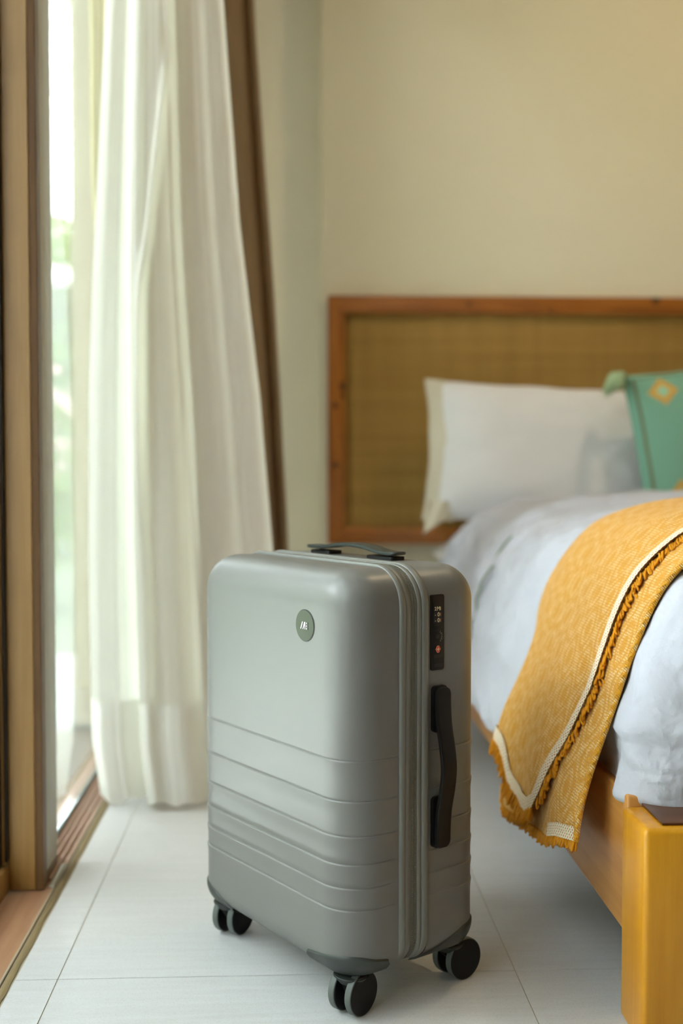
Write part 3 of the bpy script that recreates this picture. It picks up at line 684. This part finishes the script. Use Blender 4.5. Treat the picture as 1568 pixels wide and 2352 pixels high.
for i in range(260):
    s = i / 259; l0 = hem_l(s); y = near_l(l0) + (far_u(l0) - 0.01 - near_l(l0)) * s; pts.append(bl_point(l0 + 0.002, y, 0.003, 2)); dr.append(Vector((-0.1, 0, -1)))
fringe('hem_fringe', pts, dr, 0.009, 0.016, bt)

# ------------------------------------------------------------------ suitcase
TH_ = math.radians(-56)
SC = empty('suitcase', (0.056, 1.53, 0), TH_, label='sage grey hard-shell suitcase with ribbed lower half standing on four casters', cat='suitcase')
Wd, Dd, ZB, ZTOP, RV, RT = 0.365, 0.225, 0.0515, 0.5468, 0.050, 0.046
RB = 0.030
RZ = [0.3190, 0.2700, 0.2275, 0.1935, 0.1645, 0.1375]
def zrows():
    zs = set(); z = ZB + RB
    while z < ZTOP - RT: zs.add(round(z, 5)); z += 0.006
    for r_ in RZ:
        zs = {q for q in zs if abs(q - r_) > 0.0025}
        for k in (-2.2, -1.4, -0.7, 0, 0.5, 1.0): zs.add(round(r_ + k * 0.001, 5))
    base = sorted(zs)
    bot = [ZB + RB - RB * math.cos(a) for a in np.linspace(0.10, PI / 2, 16)[:-1]]
    top = [ZTOP - RT + RT * math.sin(a) for a in np.linspace(0, PI / 2 - 0.10, 16)]
    return bot + base + top
def inset(z):
    if z < ZB + RB: d = ZB + RB - z; return RB - math.sqrt(max(0, RB * RB - d * d))
    if z > ZTOP - RT: d = z - (ZTOP - RT); return RT - math.sqrt(max(0, RT * RT - d * d))
    return 0.0
def section(z, ylip, off=0.0, nside=8, nc=14, nf=24):
    """horizontal U section of the front shell (opening at y=ylip)"""
    i = inset(z); hw = Wd / 2 - i + off; yf_ = -Dd / 2 + i - off; r = max(RV - i, 0.004) + off
    P = []
    for k in range(nside): P.append((-hw, ylip + (yf_ + r - ylip) * k / nside, -1, 0))
    for k in range(nc + 1):
        a = PI / 2 * k / nc; P.append((-hw + r - r * math.cos(a), yf_ + r - r * math.sin(a), -math.cos(a), -math.sin(a)))
    for k in range(1, nf): P.append((-hw + r + (2 * hw - 2 * r) * k / nf, yf_, 0, -1))
    for k in range(nc + 1):
        a = PI / 2 * k / nc; P.append((hw - r + r * math.sin(a), yf_ + r - r * math.cos(a), math.sin(a), -math.cos(a)))
    for k in range(nside - 1, -1, -1): P.append((hw, ylip + (yf_ + r - ylip) * k / nside, 1, 0))
    return P
def shell(name, ylip, flip, fade, lab=None):
    zs = zrows(); V = []
    for z in zs:
        for (x, y, nx, ny) in section(z, ylip):
            g = 0.0
            for r_ in RZ:
                d_ = r_ - z                       # depth below the ledge
                if 0 <= d_ < 0.0014: g -= 0.0011 * d_ / 0.0014
                elif 0.0014 <= d_ < 0.013: g -= 0.0011 * (1 - (d_ - 0.0014) / 0.0116)
                if -0.0008 < d_ < 0.0004: g += 0.0004
            # slight step: the band under each groove is pillowed
            g *= 1 - sm(ylip - fade, ylip - fade + 0.006, y)
            V.append((x - nx * g, (y - ny * g), z))
    n = len(section(zs[0], ylip)); Fc = grid_faces(len(zs), n)
    Fc.append(tuple(range(n))); Fc.append(tuple((len(zs) - 1) * n + k for k in range(n))[::-1])
    if flip: V = [(x, -y, z) for x, y, z in V]; Fc = [f[::-1] for f in Fc]
    o = mesh(name, V, Fc, M['shell'], SC); o.data.set_sharp_from_angle(angle=math.radians(50))
    return o
shell('front_shell', -0.0335, False, 0.009)
# back shell: slightly fuller, mirrored
shell('back_shell', -0.0110, True, 0.010)
def loop_path(off, n=12, R=RT):
    hx, hz = Wd / 2 + off, (ZTOP - ZB) / 2 + off; r = R + off + 0.004; cz = (ZTOP + ZB) / 2; rb = RB + off + 0.008
    T = rrect(hx, hz, r, n, 0, cz); Bm = rrect(hx, hz, rb, n, 0, cz); k = 2 * (n + 1); return T[:k] + Bm[k:]
def loop_sweep(name, prof, mat, parent, closed=True, label=None):
    """prof = list of (y, outward offset)"""
    V = []; base = loop_path(0)
    n = len(base); rows_ = [loop_path(o) for (_, o) in prof]
    for i in range(n):
        for (y, o), rw in zip(prof, rows_): V.append((rw[i][0], y, rw[i][1]))
    o = mesh(name, V, grid_faces(n, len(prof), True, closed), mat, parent); o.data.set_sharp_from_angle(angle=math.radians(60))
    if label: o['label'] = label
    return o
def bead(y0, y1, h, base=-0.004, n=8):
    P = [(y0, base)]
    for k in range(n + 1):
        a = PI * k / n; P.append(((y0 + y1) / 2 - (y1 - y0) / 2 * math.cos(a), h * math.sin(a) ** 0.6 if 0 < k < n else 0.0))
    P.append((y1, base)); return P
loop_sweep('front_rim', bead(-0.0345, -0.0250, 0.0034), M['rim'], SC)
loop_sweep('front_rim_band', [(-0.0250, -0.004), (-0.0250, 0.0014), (-0.0240, 0.0019), (-0.0178, 0.0016), (-0.0172, 0.0006), (-0.0172, -0.004)], M['rim'], SC)
loop_sweep('zipper_tape', [(-0.0172, -0.005), (-0.0172, 0.0002), (-0.0118, 0.0004), (-0.0112, -0.0008), (-0.0106, 0.0004), (-0.0062, 0.0002), (-0.0062, -0.005)], M['tape'], SC)
# zipper teeth
P = loop_path(0.0006, 40); acc = []; V = []; Fc = []
L_ = [0]
PP = P + [P[0]]
for a, b in zip(PP, PP[1:]): L_.append(L_[-1] + math.hypot(b[0] - a[0], b[1] - a[1]))
nt = int(L_[-1] / 0.0024)
for k in range(nt):
    s = L_[-1] * k / nt; x = interp(s, L_, [p[0] for p in PP]); z = interp(s, L_, [p[1] for p in PP])
    x2 = interp((s + 0.001) % L_[-1], L_, [p[0] for p in PP]); z2 = interp((s + 0.001) % L_[-1], L_, [p[1] for p in PP])
    d = Vector((x2 - x, 0, z2 - z)).normalized(); nn = Vector((d.z, 0, -d.x)); sgn = -1 if k % 2 else 1
    if nn.dot(Vector((x, 0, z - 0.307))) < 0: nn = -nn
    for (ya, yb) in ((-0.0148, -0.0116), (-0.0108, -0.0076)):
        o = len(V)
        for e in (-1, 1):
            for yy in (ya, yb):
                for h in (-0.0006, 0.00035): V.append(Vector((x, yy, z)) + d * e * 0.0008 + nn * h)
        Fc += [(o, o + 1, o + 3, o + 2), (o + 4, o + 6, o + 7, o + 5), (o, o + 4, o + 5, o + 1), (o + 2, o + 3, o + 7, o + 6), (o + 1, o + 5, o + 7, o + 3)]
mesh('zipper_teeth', V, Fc, M['teeth'], SC, smooth=False, kind='stuff')
loop_sweep('back_rim_band', [(-0.0062, -0.004), (-0.0062, 0.0010), (-0.0055, 0.0016), (-0.0005, 0.0018), (0.0000, 0.0012), (0.0, -0.004)], M['rim'], SC)
loop_sweep('back_rim', bead(0.0002, 0.0115, 0.0034), M['rim'], SC)

# badge
bx, bz = 0.0957, 0.4753; yF = -Dd / 2
bd = cyl('badge', (bx, yF - 0.0000, bz), (0, 1, 0), 0.0192, 0.0026, M['badge'], SC, 0.0006, 56, label='round olive emblem badge')
cyl('badge_rim', (bx, yF + 0.0004, bz), (0, 1, 0), 0.0200, 0.0022, M['badge_rim'], bd, 0.0003, 56)
def mark(name, polys, mat, parent, y):
    V = []; Fc = []
    for P in polys:
        o = len(V); n = len(P)
        for (x, z) in P: V.append((bx + x, y, bz + z))
        for (x, z) in P: V.append((bx + x, y - 0.0004, bz + z))
        Fc.append(tuple(o + n + k for k in range(n))); 
        for k in range(n): Fc.append((o + k, o + (k + 1) % n, o + n + (k + 1) % n, o + n + k))
    return mesh(name, V, Fc, mat, parent, smooth=False)
h = 0.0045
def par(x0, x1, z0, z1, wd_): return [(x0, z0), (x0 + wd_, z0), (x1 + wd_, z1), (x1, z1)]
wp = [par(-0.0085, -0.0045, -h, h, 0.0019), par(-0.0038, -0.0002, -h, h, 0.0019), par(0.0008, 0.0008, -h, h, 0.0017)]
bp = [par(-0.0040, -0.0026, h, -h, 0.0012) if False else [(-0.0027, h), (-0.0012, h), (-0.0030, -0.0005), (-0.0040, 0.0012)],
      [(-0.0066, -h), (-0.0038, -h), (-0.0022, -0.0008), (-0.0040, 0.0008)], [(-0.0018, -h), (0.0006, -h), (0.0006, 0.0005)], par(0.0026, 0.0026, -h, h, 0.0012),
      par(0.0062, 0.0062, 0.0022, h, 0.0020), par(0.0062, 0.0062, -0.0012, 0.0012, 0.0020), par(0.0062, 0.0062, -h, -0.0022, 0.0020)]
wp += [par(0.0044, 0.0044, 0.0022, h - .0003, 0.0014), par(0.0044, 0.0044, -0.0012, 0.0010, 0.0014), par(0.0044, 0.0044, -h, -0.0022, 0.0014)]
mark('badge_letters', wp, M['ink_white'], bd, yF - 0.0013); mark('badge_letter_shades', bp, M['ink_black'], bd, yF - 0.0013)

# lock plate on the narrow side (local +x face)
xs = Wd / 2
def sideplate(name, y0, y1, z0, z1, x0, x1, r, mat, parent, bev=0.0, **tg):
    P = rrect((y1 - y0) / 2, (z1 - z0) / 2, r, 5, (y0 + y1) / 2, (z0 + z1) / 2)
    return prism(name, P, 0, x0, x1, mat, parent, bev, **tg)
lk = sideplate('lock', 0.0150, 0.0368, 0.4180, 0.5120, xs - 0.002, xs + 0.0016, 0.0025, M['lock'], SC, 0.0005, label='black combination lock plate')
xl = xs + 0.0016; yc_ = 0.0259
def to_mesh(o, parent):
    C.objects.link(o); bpy.context.view_layer.update()
    me = bpy.data.meshes.new_from_object(o.evaluated_get(bpy.context.evaluated_depsgraph_get())); nm = o.name.split('.')[0]
    q = bpy.data.objects.new(nm, me); q.location = o.location; q.rotation_euler = o.rotation_euler
    bpy.data.objects.remove(o); q.name = nm
    return link(q, parent)
def txt(body, y, z, size, mat, rot=0.0, name='lock_digits'):
    cu_ = bpy.data.curves.new(name, 'FONT'); cu_.body = body; cu_.size = size; cu_.align_x = 'CENTER'; cu_.align_y = 'CENTER'; cu_.extrude = 0.00012
    o = bpy.data.objects.new(name, cu_); cu_.materials.append(mat)
    R = Matrix(((0, 0, 1), (1, 0, 0), (0, 1, 0)))        # text x -> +y, text y -> +z, normal -> +x
    o.rotation_euler = (R @ Matrix.Rotation(rot, 3, 'Z')).to_euler(); o.location = (xl + 0.0002, y, z)
    return to_mesh(o, lk)
for k, (z, s) in enumerate(((0.4945, '2M'), (0.4872, '-0'), (0.4800, '-0'))):
    sideplate('dial_window', 0.0195, 0.0325, z - 0.0031, z + 0.0031, xl - 0.0005, xl + 0.0001, 0.0006, M['port'], lk)
    txt(s[0], 0.0222, z, 0.0062, M['ink_cream']); txt(s[1], 0.0272, z, 0.0074, M['ink_cream'])
    sideplate('dial_mark', 0.0302, 0.0307, z - 0.0020, z + 0.0020, xl, xl + 0.0003, 0.0002, M['ink_cream'] if k == 0 else M['ink_pink'], lk)
sideplate('release_button', 0.0195, 0.0345, 0.4695, 0.4742, xl - 0.0005, xl + 0.0006, 0.0008, M['lock'], lk, 0.0002)
cyl('keyhole', (xl, 0.0258, 0.4600), (1, 0, 0), 0.0028, 0.0008, M['port'], lk, 0.0001, 24)
for k, ch_ in enumerate('TRAVEL'):
    a = math.radians(-52 + 21 * k); txt(ch_, 0.0262 + 0.0066 * math.cos(a), 0.4600 + 0.0066 * math.sin(a), 0.0030, M['ink_grey'], PI / 2 + a - PI, 'lock_print')
for zz in (0.4676, 0.4514):
    sideplate('seam_line', 0.0190, 0.0352, zz - 0.0002, zz + 0.0002, xl - 0.0004, xl + 0.0001, 0.0001, M['port'], lk)
def diamond(name, r, x0, mat):
    return prism(name, [(yc_ + 0.0008 + r * 0.85, 0.4440), (yc_ + 0.0008 + r * 0.3, 0.4440 + r * 0.9), (yc_ + 0.0008 - r * 0.3, 0.4440 + r * 0.9), (yc_ + 0.0008 - r * 0.85, 0.4440), (yc_ + 0.0008 - r * 0.3, 0.4440 - r * 0.9), (yc_ + 0.0008 + r * 0.3, 0.4440 - r * 0.9)], 0, x0, x0 + 0.0003, mat, lk)
diamond('red_mark', 0.0048, xl, M['ink_pink']); diamond('red_mark', 0.0041, xl + 0.0001, M['ink_red'])
P = []
for k in range(8):
    a = PI / 4 * k; r = 0.0028 if k % 2 == 0 else 0.0011; P.append((yc_ + 0.0008 + r * math.cos(a), 0.4440 + r * math.sin(a)))
prism('star_mark', P, 0, xl + 0.0004, xl + 0.0006, M['ink_cream'], lk)
for zz in (0.4352, 0.4238): sideplate('charging_port', 0.0205, 0.0335, zz - 0.0021, zz + 0.0021, xl - 0.001, xl + 0.0001, 0.0004, M['port'], lk)

# side handle
def strap(name, pts, wid, th, mat, parent, axis_w, **tg):
    """pts: centre line points with outward normals; rounded flat strap; axis_w = width direction"""
    C_ = catmull(pts, 8); V = []; aw = Vector(axis_w); n = 16
    for i, p in enumerate(C_):
        d = (C_[min(i + 1, len(C_) - 1)] - C_[max(i - 1, 0)]).normalized(); nn = aw.cross(d).normalized()
        t_ = i / (len(C_) - 1); e = min(t_, 1 - t_) * (len(C_) - 1); L0 = (C_[0] - C_[-1]).length
        s_end = min(1, max(0.0, (min((p - C_[0]).length, (p - C_[-1]).length)) / 0.008)); ww = wid(t_) / 2 * (0.55 + 0.45 * math.sqrt(1 - (1 - s_end) ** 2)); tt = th(t_) / 2 * (0.7 + 0.3 * s_end)
        for k in range(n):
            a = 2 * PI * k / n; ca, sa = math.cos(a), math.sin(a); q = 0.35
            V.append(p + aw * ww * math.copysign(abs(ca) ** q, ca) + nn * tt * math.copysign(abs(sa) ** q, sa))
    Fc = grid_faces(len(C_), n, False, True) + [tuple(range(n))[::-1], tuple((len(C_) - 1) * n + k for k in range(n))]
    o = mesh(name, V, Fc, mat, parent, **tg); o.data.set_sharp_from_angle(angle=math.radians(50)); return o
hy = 0.0290
sh = strap('side_handle', [(xs + 0.0085, hy, 0.3965), (xs + 0.0090, hy, 0.375), (xs + 0.0110, hy, 0.350), (xs + 0.0170, hy, 0.322), (xs + 0.0200, hy, 0.297), (xs + 0.0170, hy, 0.270), (xs + 0.0110, hy, 0.243), (xs + 0.0090, hy, 0.218), (xs + 0.0085, hy, 0.1965)],
           lambda t_: 0.0235, lambda t_: 0.0060, M['handle'], SC, (0, 1, 0), label='black bowed side handle')
for z0, z1 in ((0.3405, 0.3985), (0.1955, 0.2600)):
    sideplate('handle_mount', 0.0165, 0.0405, z0, z1, xs - 0.003, xs + 0.0048, 0.0055, M['handle'], sh, 0.0008)
# top handle
zt = ZTOP; ty = 0.047
tp = strap('top_handle', [(-0.116, ty, zt + 0.0092), (-0.094, ty, zt + 0.0088), (-0.070, ty, zt + 0.0105), (-0.040, ty, zt + 0.0145), (-0.012, ty, zt + 0.0160), (0.018, ty, zt + 0.0145), (0.045, ty, zt + 0.0105), (0.066, ty, zt + 0.0088), (0.086, ty, zt + 0.0092)],
           lambda t_: 0.026, lambda t_: 0.0055, M['handle_top'], SC, (0, 1, 0), label='dark grey green bowed top handle')
for x0, x1 in ((-0.106, -0.058), (0.026, 0.082)):
    o = prism('handle_mount', rrect((x1 - x0) / 2, 0.0125, 0.005, 5, (x0 + x1) / 2, ty), 2, zt - 0.003, zt + 0.0045, M['handle'], tp, 0.0006)

# corner guards + casters (four of each, suitcase parts)
def surf(cx_s, cy_s, s, z, off):
    """point on the rounded body near corner (cx_s, cy_s); s>0 runs along the wide face, s<0 along the narrow side, measured from the corner middle"""
    i = inset(z); hw = Wd / 2 - i + off; hd = Dd / 2 - i + off; r = max(RV - i, 0.004) + off; q = RV * PI / 4
    if s > q: x, y = hw - r - (s - q), hd
    elif s < -q: x, y = hw, hd - r - (-s - q)
    else:
        a = PI / 4 + s / q * PI / 4; x, y = hw - r + r * math.cos(a), hd - r + r * math.sin(a)
    zz = z if z > ZB + RB else z - off * min(1, (ZB + RB - z) / RB)
    return Vector((cx_s * x, cy_s * y, zz))
for sx in (-1, 1):
    for sy in (-1, 1):
        V = []; ns, nz_ = 40, 12
        for a in range(ns + 1):
            if sy < 0:      # front pair: blunt-ended wrap, long on the wide face
                s = -0.056 + 0.134 * a / ns; e = s if s > 0 else -s * 78 / 56
                ztop_ = interp(e, [0, 0.02, 0.045, 0.070, 0.075, 0.078], [0.0825, 0.0815, 0.0765, 0.0725, 0.0710, 0.0660])
                if sx < 0 and s > 0: ztop_ = interp(e, [0, 0.03, 0.05, 0.078], [0.0860, 0.0830, 0.0760, 0.0600])
            else:           # rear pair: tall at the corner, sloping down along the narrow side
                s = -0.102 + 0.180 * a / ns; e = abs(s)
                ztop_ = interp(e, [0, 0.030, 0.055, 0.080, 0.102], [0.0860, 0.0840, 0.0740, 0.0630, 0.0525])
            zbot = ZB + 0.0002
            for b in range(nz_ + 1):
                z = ztop_ + (zbot - ztop_) * (b / nz_)
                V.append(surf(sx, sy, s, z, 0.0022 if 0 < b else 0.0003))
        Fc = grid_faces(ns + 1, nz_ + 1)
        # underside pad closing the guard
        o_ = len(V); nb = ns + 1
        for a in range(nb):
            p = V[a * (nz_ + 1) + nz_]; V.append(Vector((sx * 0.135 + (p.x - sx * 0.135) * 0.55, sy * 0.070 + (p.y - sy * 0.070) * 0.55, 0.0480)))
        for a in range(nb - 1): Fc.append((a * (nz_ + 1) + nz_, (a + 1) * (nz_ + 1) + nz_, o_ + a + 1, o_ + a))
        Fc.append(tuple(o_ + a for a in range(nb)))
        g = mesh('corner_guard', V, Fc, M['guard'], SC); g.data.set_sharp_from_angle(angle=math.radians(45))
        # caster: housing, fork, axle, two wheels
        cx_, cy_ = sx * 0.1455, sy * 0.079
        ang = {(1, -1): 14, (1, 1): 0, (-1, -1): 22, (-1, 1): 8}[(sx, sy)]
        cs = bpy.data.objects.new('caster', None); link(cs, SC); cs.location = (cx_, cy_, 0); cs.rotation_euler = (0, 0, math.radians(ang) )
        cs.empty_display_size = 0.02
        bm = bmesh.new(); bmesh.ops.create_cone(bm, cap_ends=True, segments=32, radius1=0.0140, radius2=0.0235, depth=0.012)
        for v in bm.verts: v.co.z += 0.0440
        bmesh.ops.bevel(bm, geom=[e for e in bm.edges if len([f for f in e.link_faces if len(f.verts) > 4]) == 1], offset=0.002, segments=3, affect='EDGES')
        from_bm('housing', bm, M['guard'], cs, smooth=True)
        # the wheels trail behind the swivel along local y; axle along local x
        tr_ = {(1, -1): 0.003, (1, 1): 0.016, (-1, -1): 0.010, (-1, 1): 0.012}[(sx, sy)]
        prism('fork', [(-0.012, 0.044), (0.014, 0.044), (tr_ + 0.010, 0.030), (tr_ + 0.006, 0.018), (tr_ - 0.006, 0.018), (-0.013, 0.038)], 0, -0.0055, 0.0055, M['wheel'], cs, 0.002)
        cyl('axle', (0, tr_, 0.0270), (1, 0, 0), 0.0042, 0.030, M['wheel'], cs, 0.0005, 16)
        for q in (-1, 1):
            wc = cyl('wheel', (q * 0.0130, tr_, 0.0272), (1, 0, 0), 0.0262, 0.0108, M['wheel'], cs, 0.0012, 48)
            cyl('tread', (q * 0.0130, tr_, 0.0272), (1, 0, 0), 0.0272, 0.0094, M['tyre'], cs, 0.0012, 48)

# ------------------------------------------------------------------ garden outside the glass door
box('ground_terrace', (-2.3, -4.0, -0.12), (-0.61, 4.4, -0.055), M['terrace'], None, 0, kind='structure')
box('ground_lawn', (-14, -6.0, -0.14), (6, 30, -0.125), M['lawn'], None, 0, kind='structure')
def leaves(bounds, n, size, rnd, aspect=0.45):
    V = []; Fc = []
    for k in range(n):
        p = bounds(rnd); L_ = size * rnd.uniform(0.6, 1.3); a = Vector((rnd.gauss(0, 1), rnd.gauss(0, 1), rnd.gauss(-0.2, 0.8))).normalized(); b = a.cross(Vector((rnd.gauss(0, 1), rnd.gauss(0, 1), rnd.gauss(0, 1)))).normalized() * L_ * aspect / 2
        o = len(V); V += [p, p + a * L_ * 0.5 + b, p + a * L_, p + a * L_ * 0.5 - b]; Fc.append((o, o + 1, o + 2, o + 3))
    return V, Fc
def ell(c, r):
    def f(rnd):
        while True:
            q = Vector((rnd.uniform(-1, 1), rnd.uniform(-1, 1), rnd.uniform(-1, 1)))
            if 0.35 < q.length < 1: return Vector((c[0] + q.x * r[0], c[1] + q.y * r[1], c[2] + q.z * r[2]))
    return f
def bx_(lo, hi): return lambda rnd: Vector([rnd.uniform(lo[i], hi[i]) for i in range(3)])
def shrub(name, loc, r, n, size, m1, label, cat, group=None, stems=3, seed=1):
    rnd = random.Random(seed); e = empty(name, (loc[0], loc[1], -0.125), label=label, cat=cat, group=group)
    V, Fc = leaves(ell((0, 0, r[2] + 0.15), r), n, size, rnd); mesh('foliage', V, Fc, m1, e, smooth=False, kind='stuff')
    for k in range(stems):
        a = rnd.uniform(0, 6.28); v, f = tube([(0.05 * math.cos(a), 0.05 * math.sin(a), 0), (r[0] * 0.3 * math.cos(a), r[1] * 0.3 * math.sin(a), r[2] * 0.8), (r[0] * 0.5 * math.cos(a), r[1] * 0.5 * math.sin(a), r[2] * 1.5)], [0.03, 0.02, 0.008], 6)
        mesh('stem', v, f, M['trunk'], e)
    return e
def palm(loc, h, lean, nf, fl, m1, label, seed, azs=None):
    rnd = random.Random(seed); e = empty('palm_tree', (loc[0], loc[1], -0.125), label=label, cat='palm')
    top = Vector((lean[0], lean[1], h)); v, f = tube([(0, 0, 0), (lean[0] * 0.3, lean[1] * 0.3, h * 0.5), top], [0.10, 0.08, 0.07], 10); mesh('trunk', v, f, M['trunk'], e)
    for k in range(nf):
        az = 2 * PI * k / nf + rnd.uniform(-0.2, 0.2); el = rnd.uniform(0.5, 1.2); d = Vector((math.cos(az), math.sin(az), 0)); n = 12; pts = []
        for i in range(n + 1):
            t_ = i / n; pts.append(top + d * (fl * t_ * math.cos(el * (1 - t_ * 0.9))) + Vector((0, 0, fl * (math.sin(el) * t_ - 1.05 * t_ * t_ * (0.8 + 0.2 * el)))))
        v, f = tube(pts, [0.014 * (1 - 0.8 * i / n) for i in range(n + 1)], 5); V = v; Fc = f; sd = d.cross(Vector((0, 0, 1)))
        for i in range(1, n):
            for q in (-1, 1):
                for m in (0, 0.5):
                    p = pts[i].lerp(pts[i + 1], m); L_ = fl * 0.32 * math.sin(PI * (i + m) / n) ** 0.6 + 0.05; b = (pts[i + 1] - pts[i]).normalized()
                    t2 = (sd * q + b * 0.7 + Vector((0, 0, -0.35))).normalized() * L_; w_ = b * 0.018; o = len(V)
                    V += [p - w_ * 0.4, p + t2 * 0.5 + w_ + Vector((0, 0, 0.02)), p + t2 + Vector((0, 0, -L_ * 0.15)), p + t2 * 0.5 - w_]; Fc.append((o, o + 1, o + 2, o + 3))
        mesh('frond', V, Fc, m1, e, smooth=False)
    return e
palm((-1.95, 7.4), 2.1, (0.15, 0.2), 11, 1.5, M['leaf'], 'bright green palm with arching fronds right behind the door glass', 5)
palm((-1.35, 5.0), 2.9, (0.05, 0.0), 8, 1.1, M['leaf_d'], 'tall slender palm nearest the glass, its stem crossing the white sky', 9)
shrub('broadleaf_shrub', (-2.35, 10.4), (1.3, 0.8, 0.95), 2600, 0.16, M['leaf_d'], 'deep green leafy shrub below the palm in the garden', 'shrub', seed=2)
shrub('pink_flowering_shrub', (-1.55, 6.4), (0.55, 0.45, 0.55), 1100, 0.11, M['leaf'], 'low garden shrub dotted with pale pink blossoms', 'shrub', seed=3)
rnd_ = random.Random(8); V, Fc = leaves(ell((0, -0.1, 1.05), (0.45, 0.4, 0.38)), 260, 0.075, rnd_, 0.9)
mesh('blossoms', V, Fc, M['petal'], bpy.data.objects['pink_flowering_shrub'], smooth=False, kind='stuff')
def hedge(name, lo, hi, n, label, seed):
    rnd = random.Random(seed); e = empty(name, ((lo[0] + hi[0]) / 2, (lo[1] + hi[1]) / 2, -0.125), label=label, cat='hedge'); c = e.location
    L0 = [lo[i] - c[i] for i in range(3)]; H0 = [hi[i] - c[i] for i in range(3)]
    V, Fc = leaves(bx_(L0, H0), n, 0.17, rnd); mesh('foliage', V, Fc, M['hedge'], e, smooth=False, kind='stuff')
    box('branch_core', [L0[i] + (0.15 if i < 2 else 0) for i in range(3)], [H0[i] - 0.15 for i in range(3)], M['hedge'], e, 0.05)
hedge('sky_block_hedge', (-6.2, -5.0, -0.12), (-5.2, 16.0, 4.0), 13000, 'added tall green hedge along the garden edge blocking low sky', 21)  # unseen hedge added at the side to block low sky light
hedge('back_hedge', (-5.1, 16.1, -0.12), (3.5, 17.0, 3.4), 6000, 'pale green hedge closing the far end of the garden', 22)
# unseen eave added over the terrace, sized by the overhead sky it blocks
box('sky_block_eave', (-1.0, -2.6, 2.72), (-0.57, 3.56, 2.84), M['ceil'], None, 0, kind='structure')
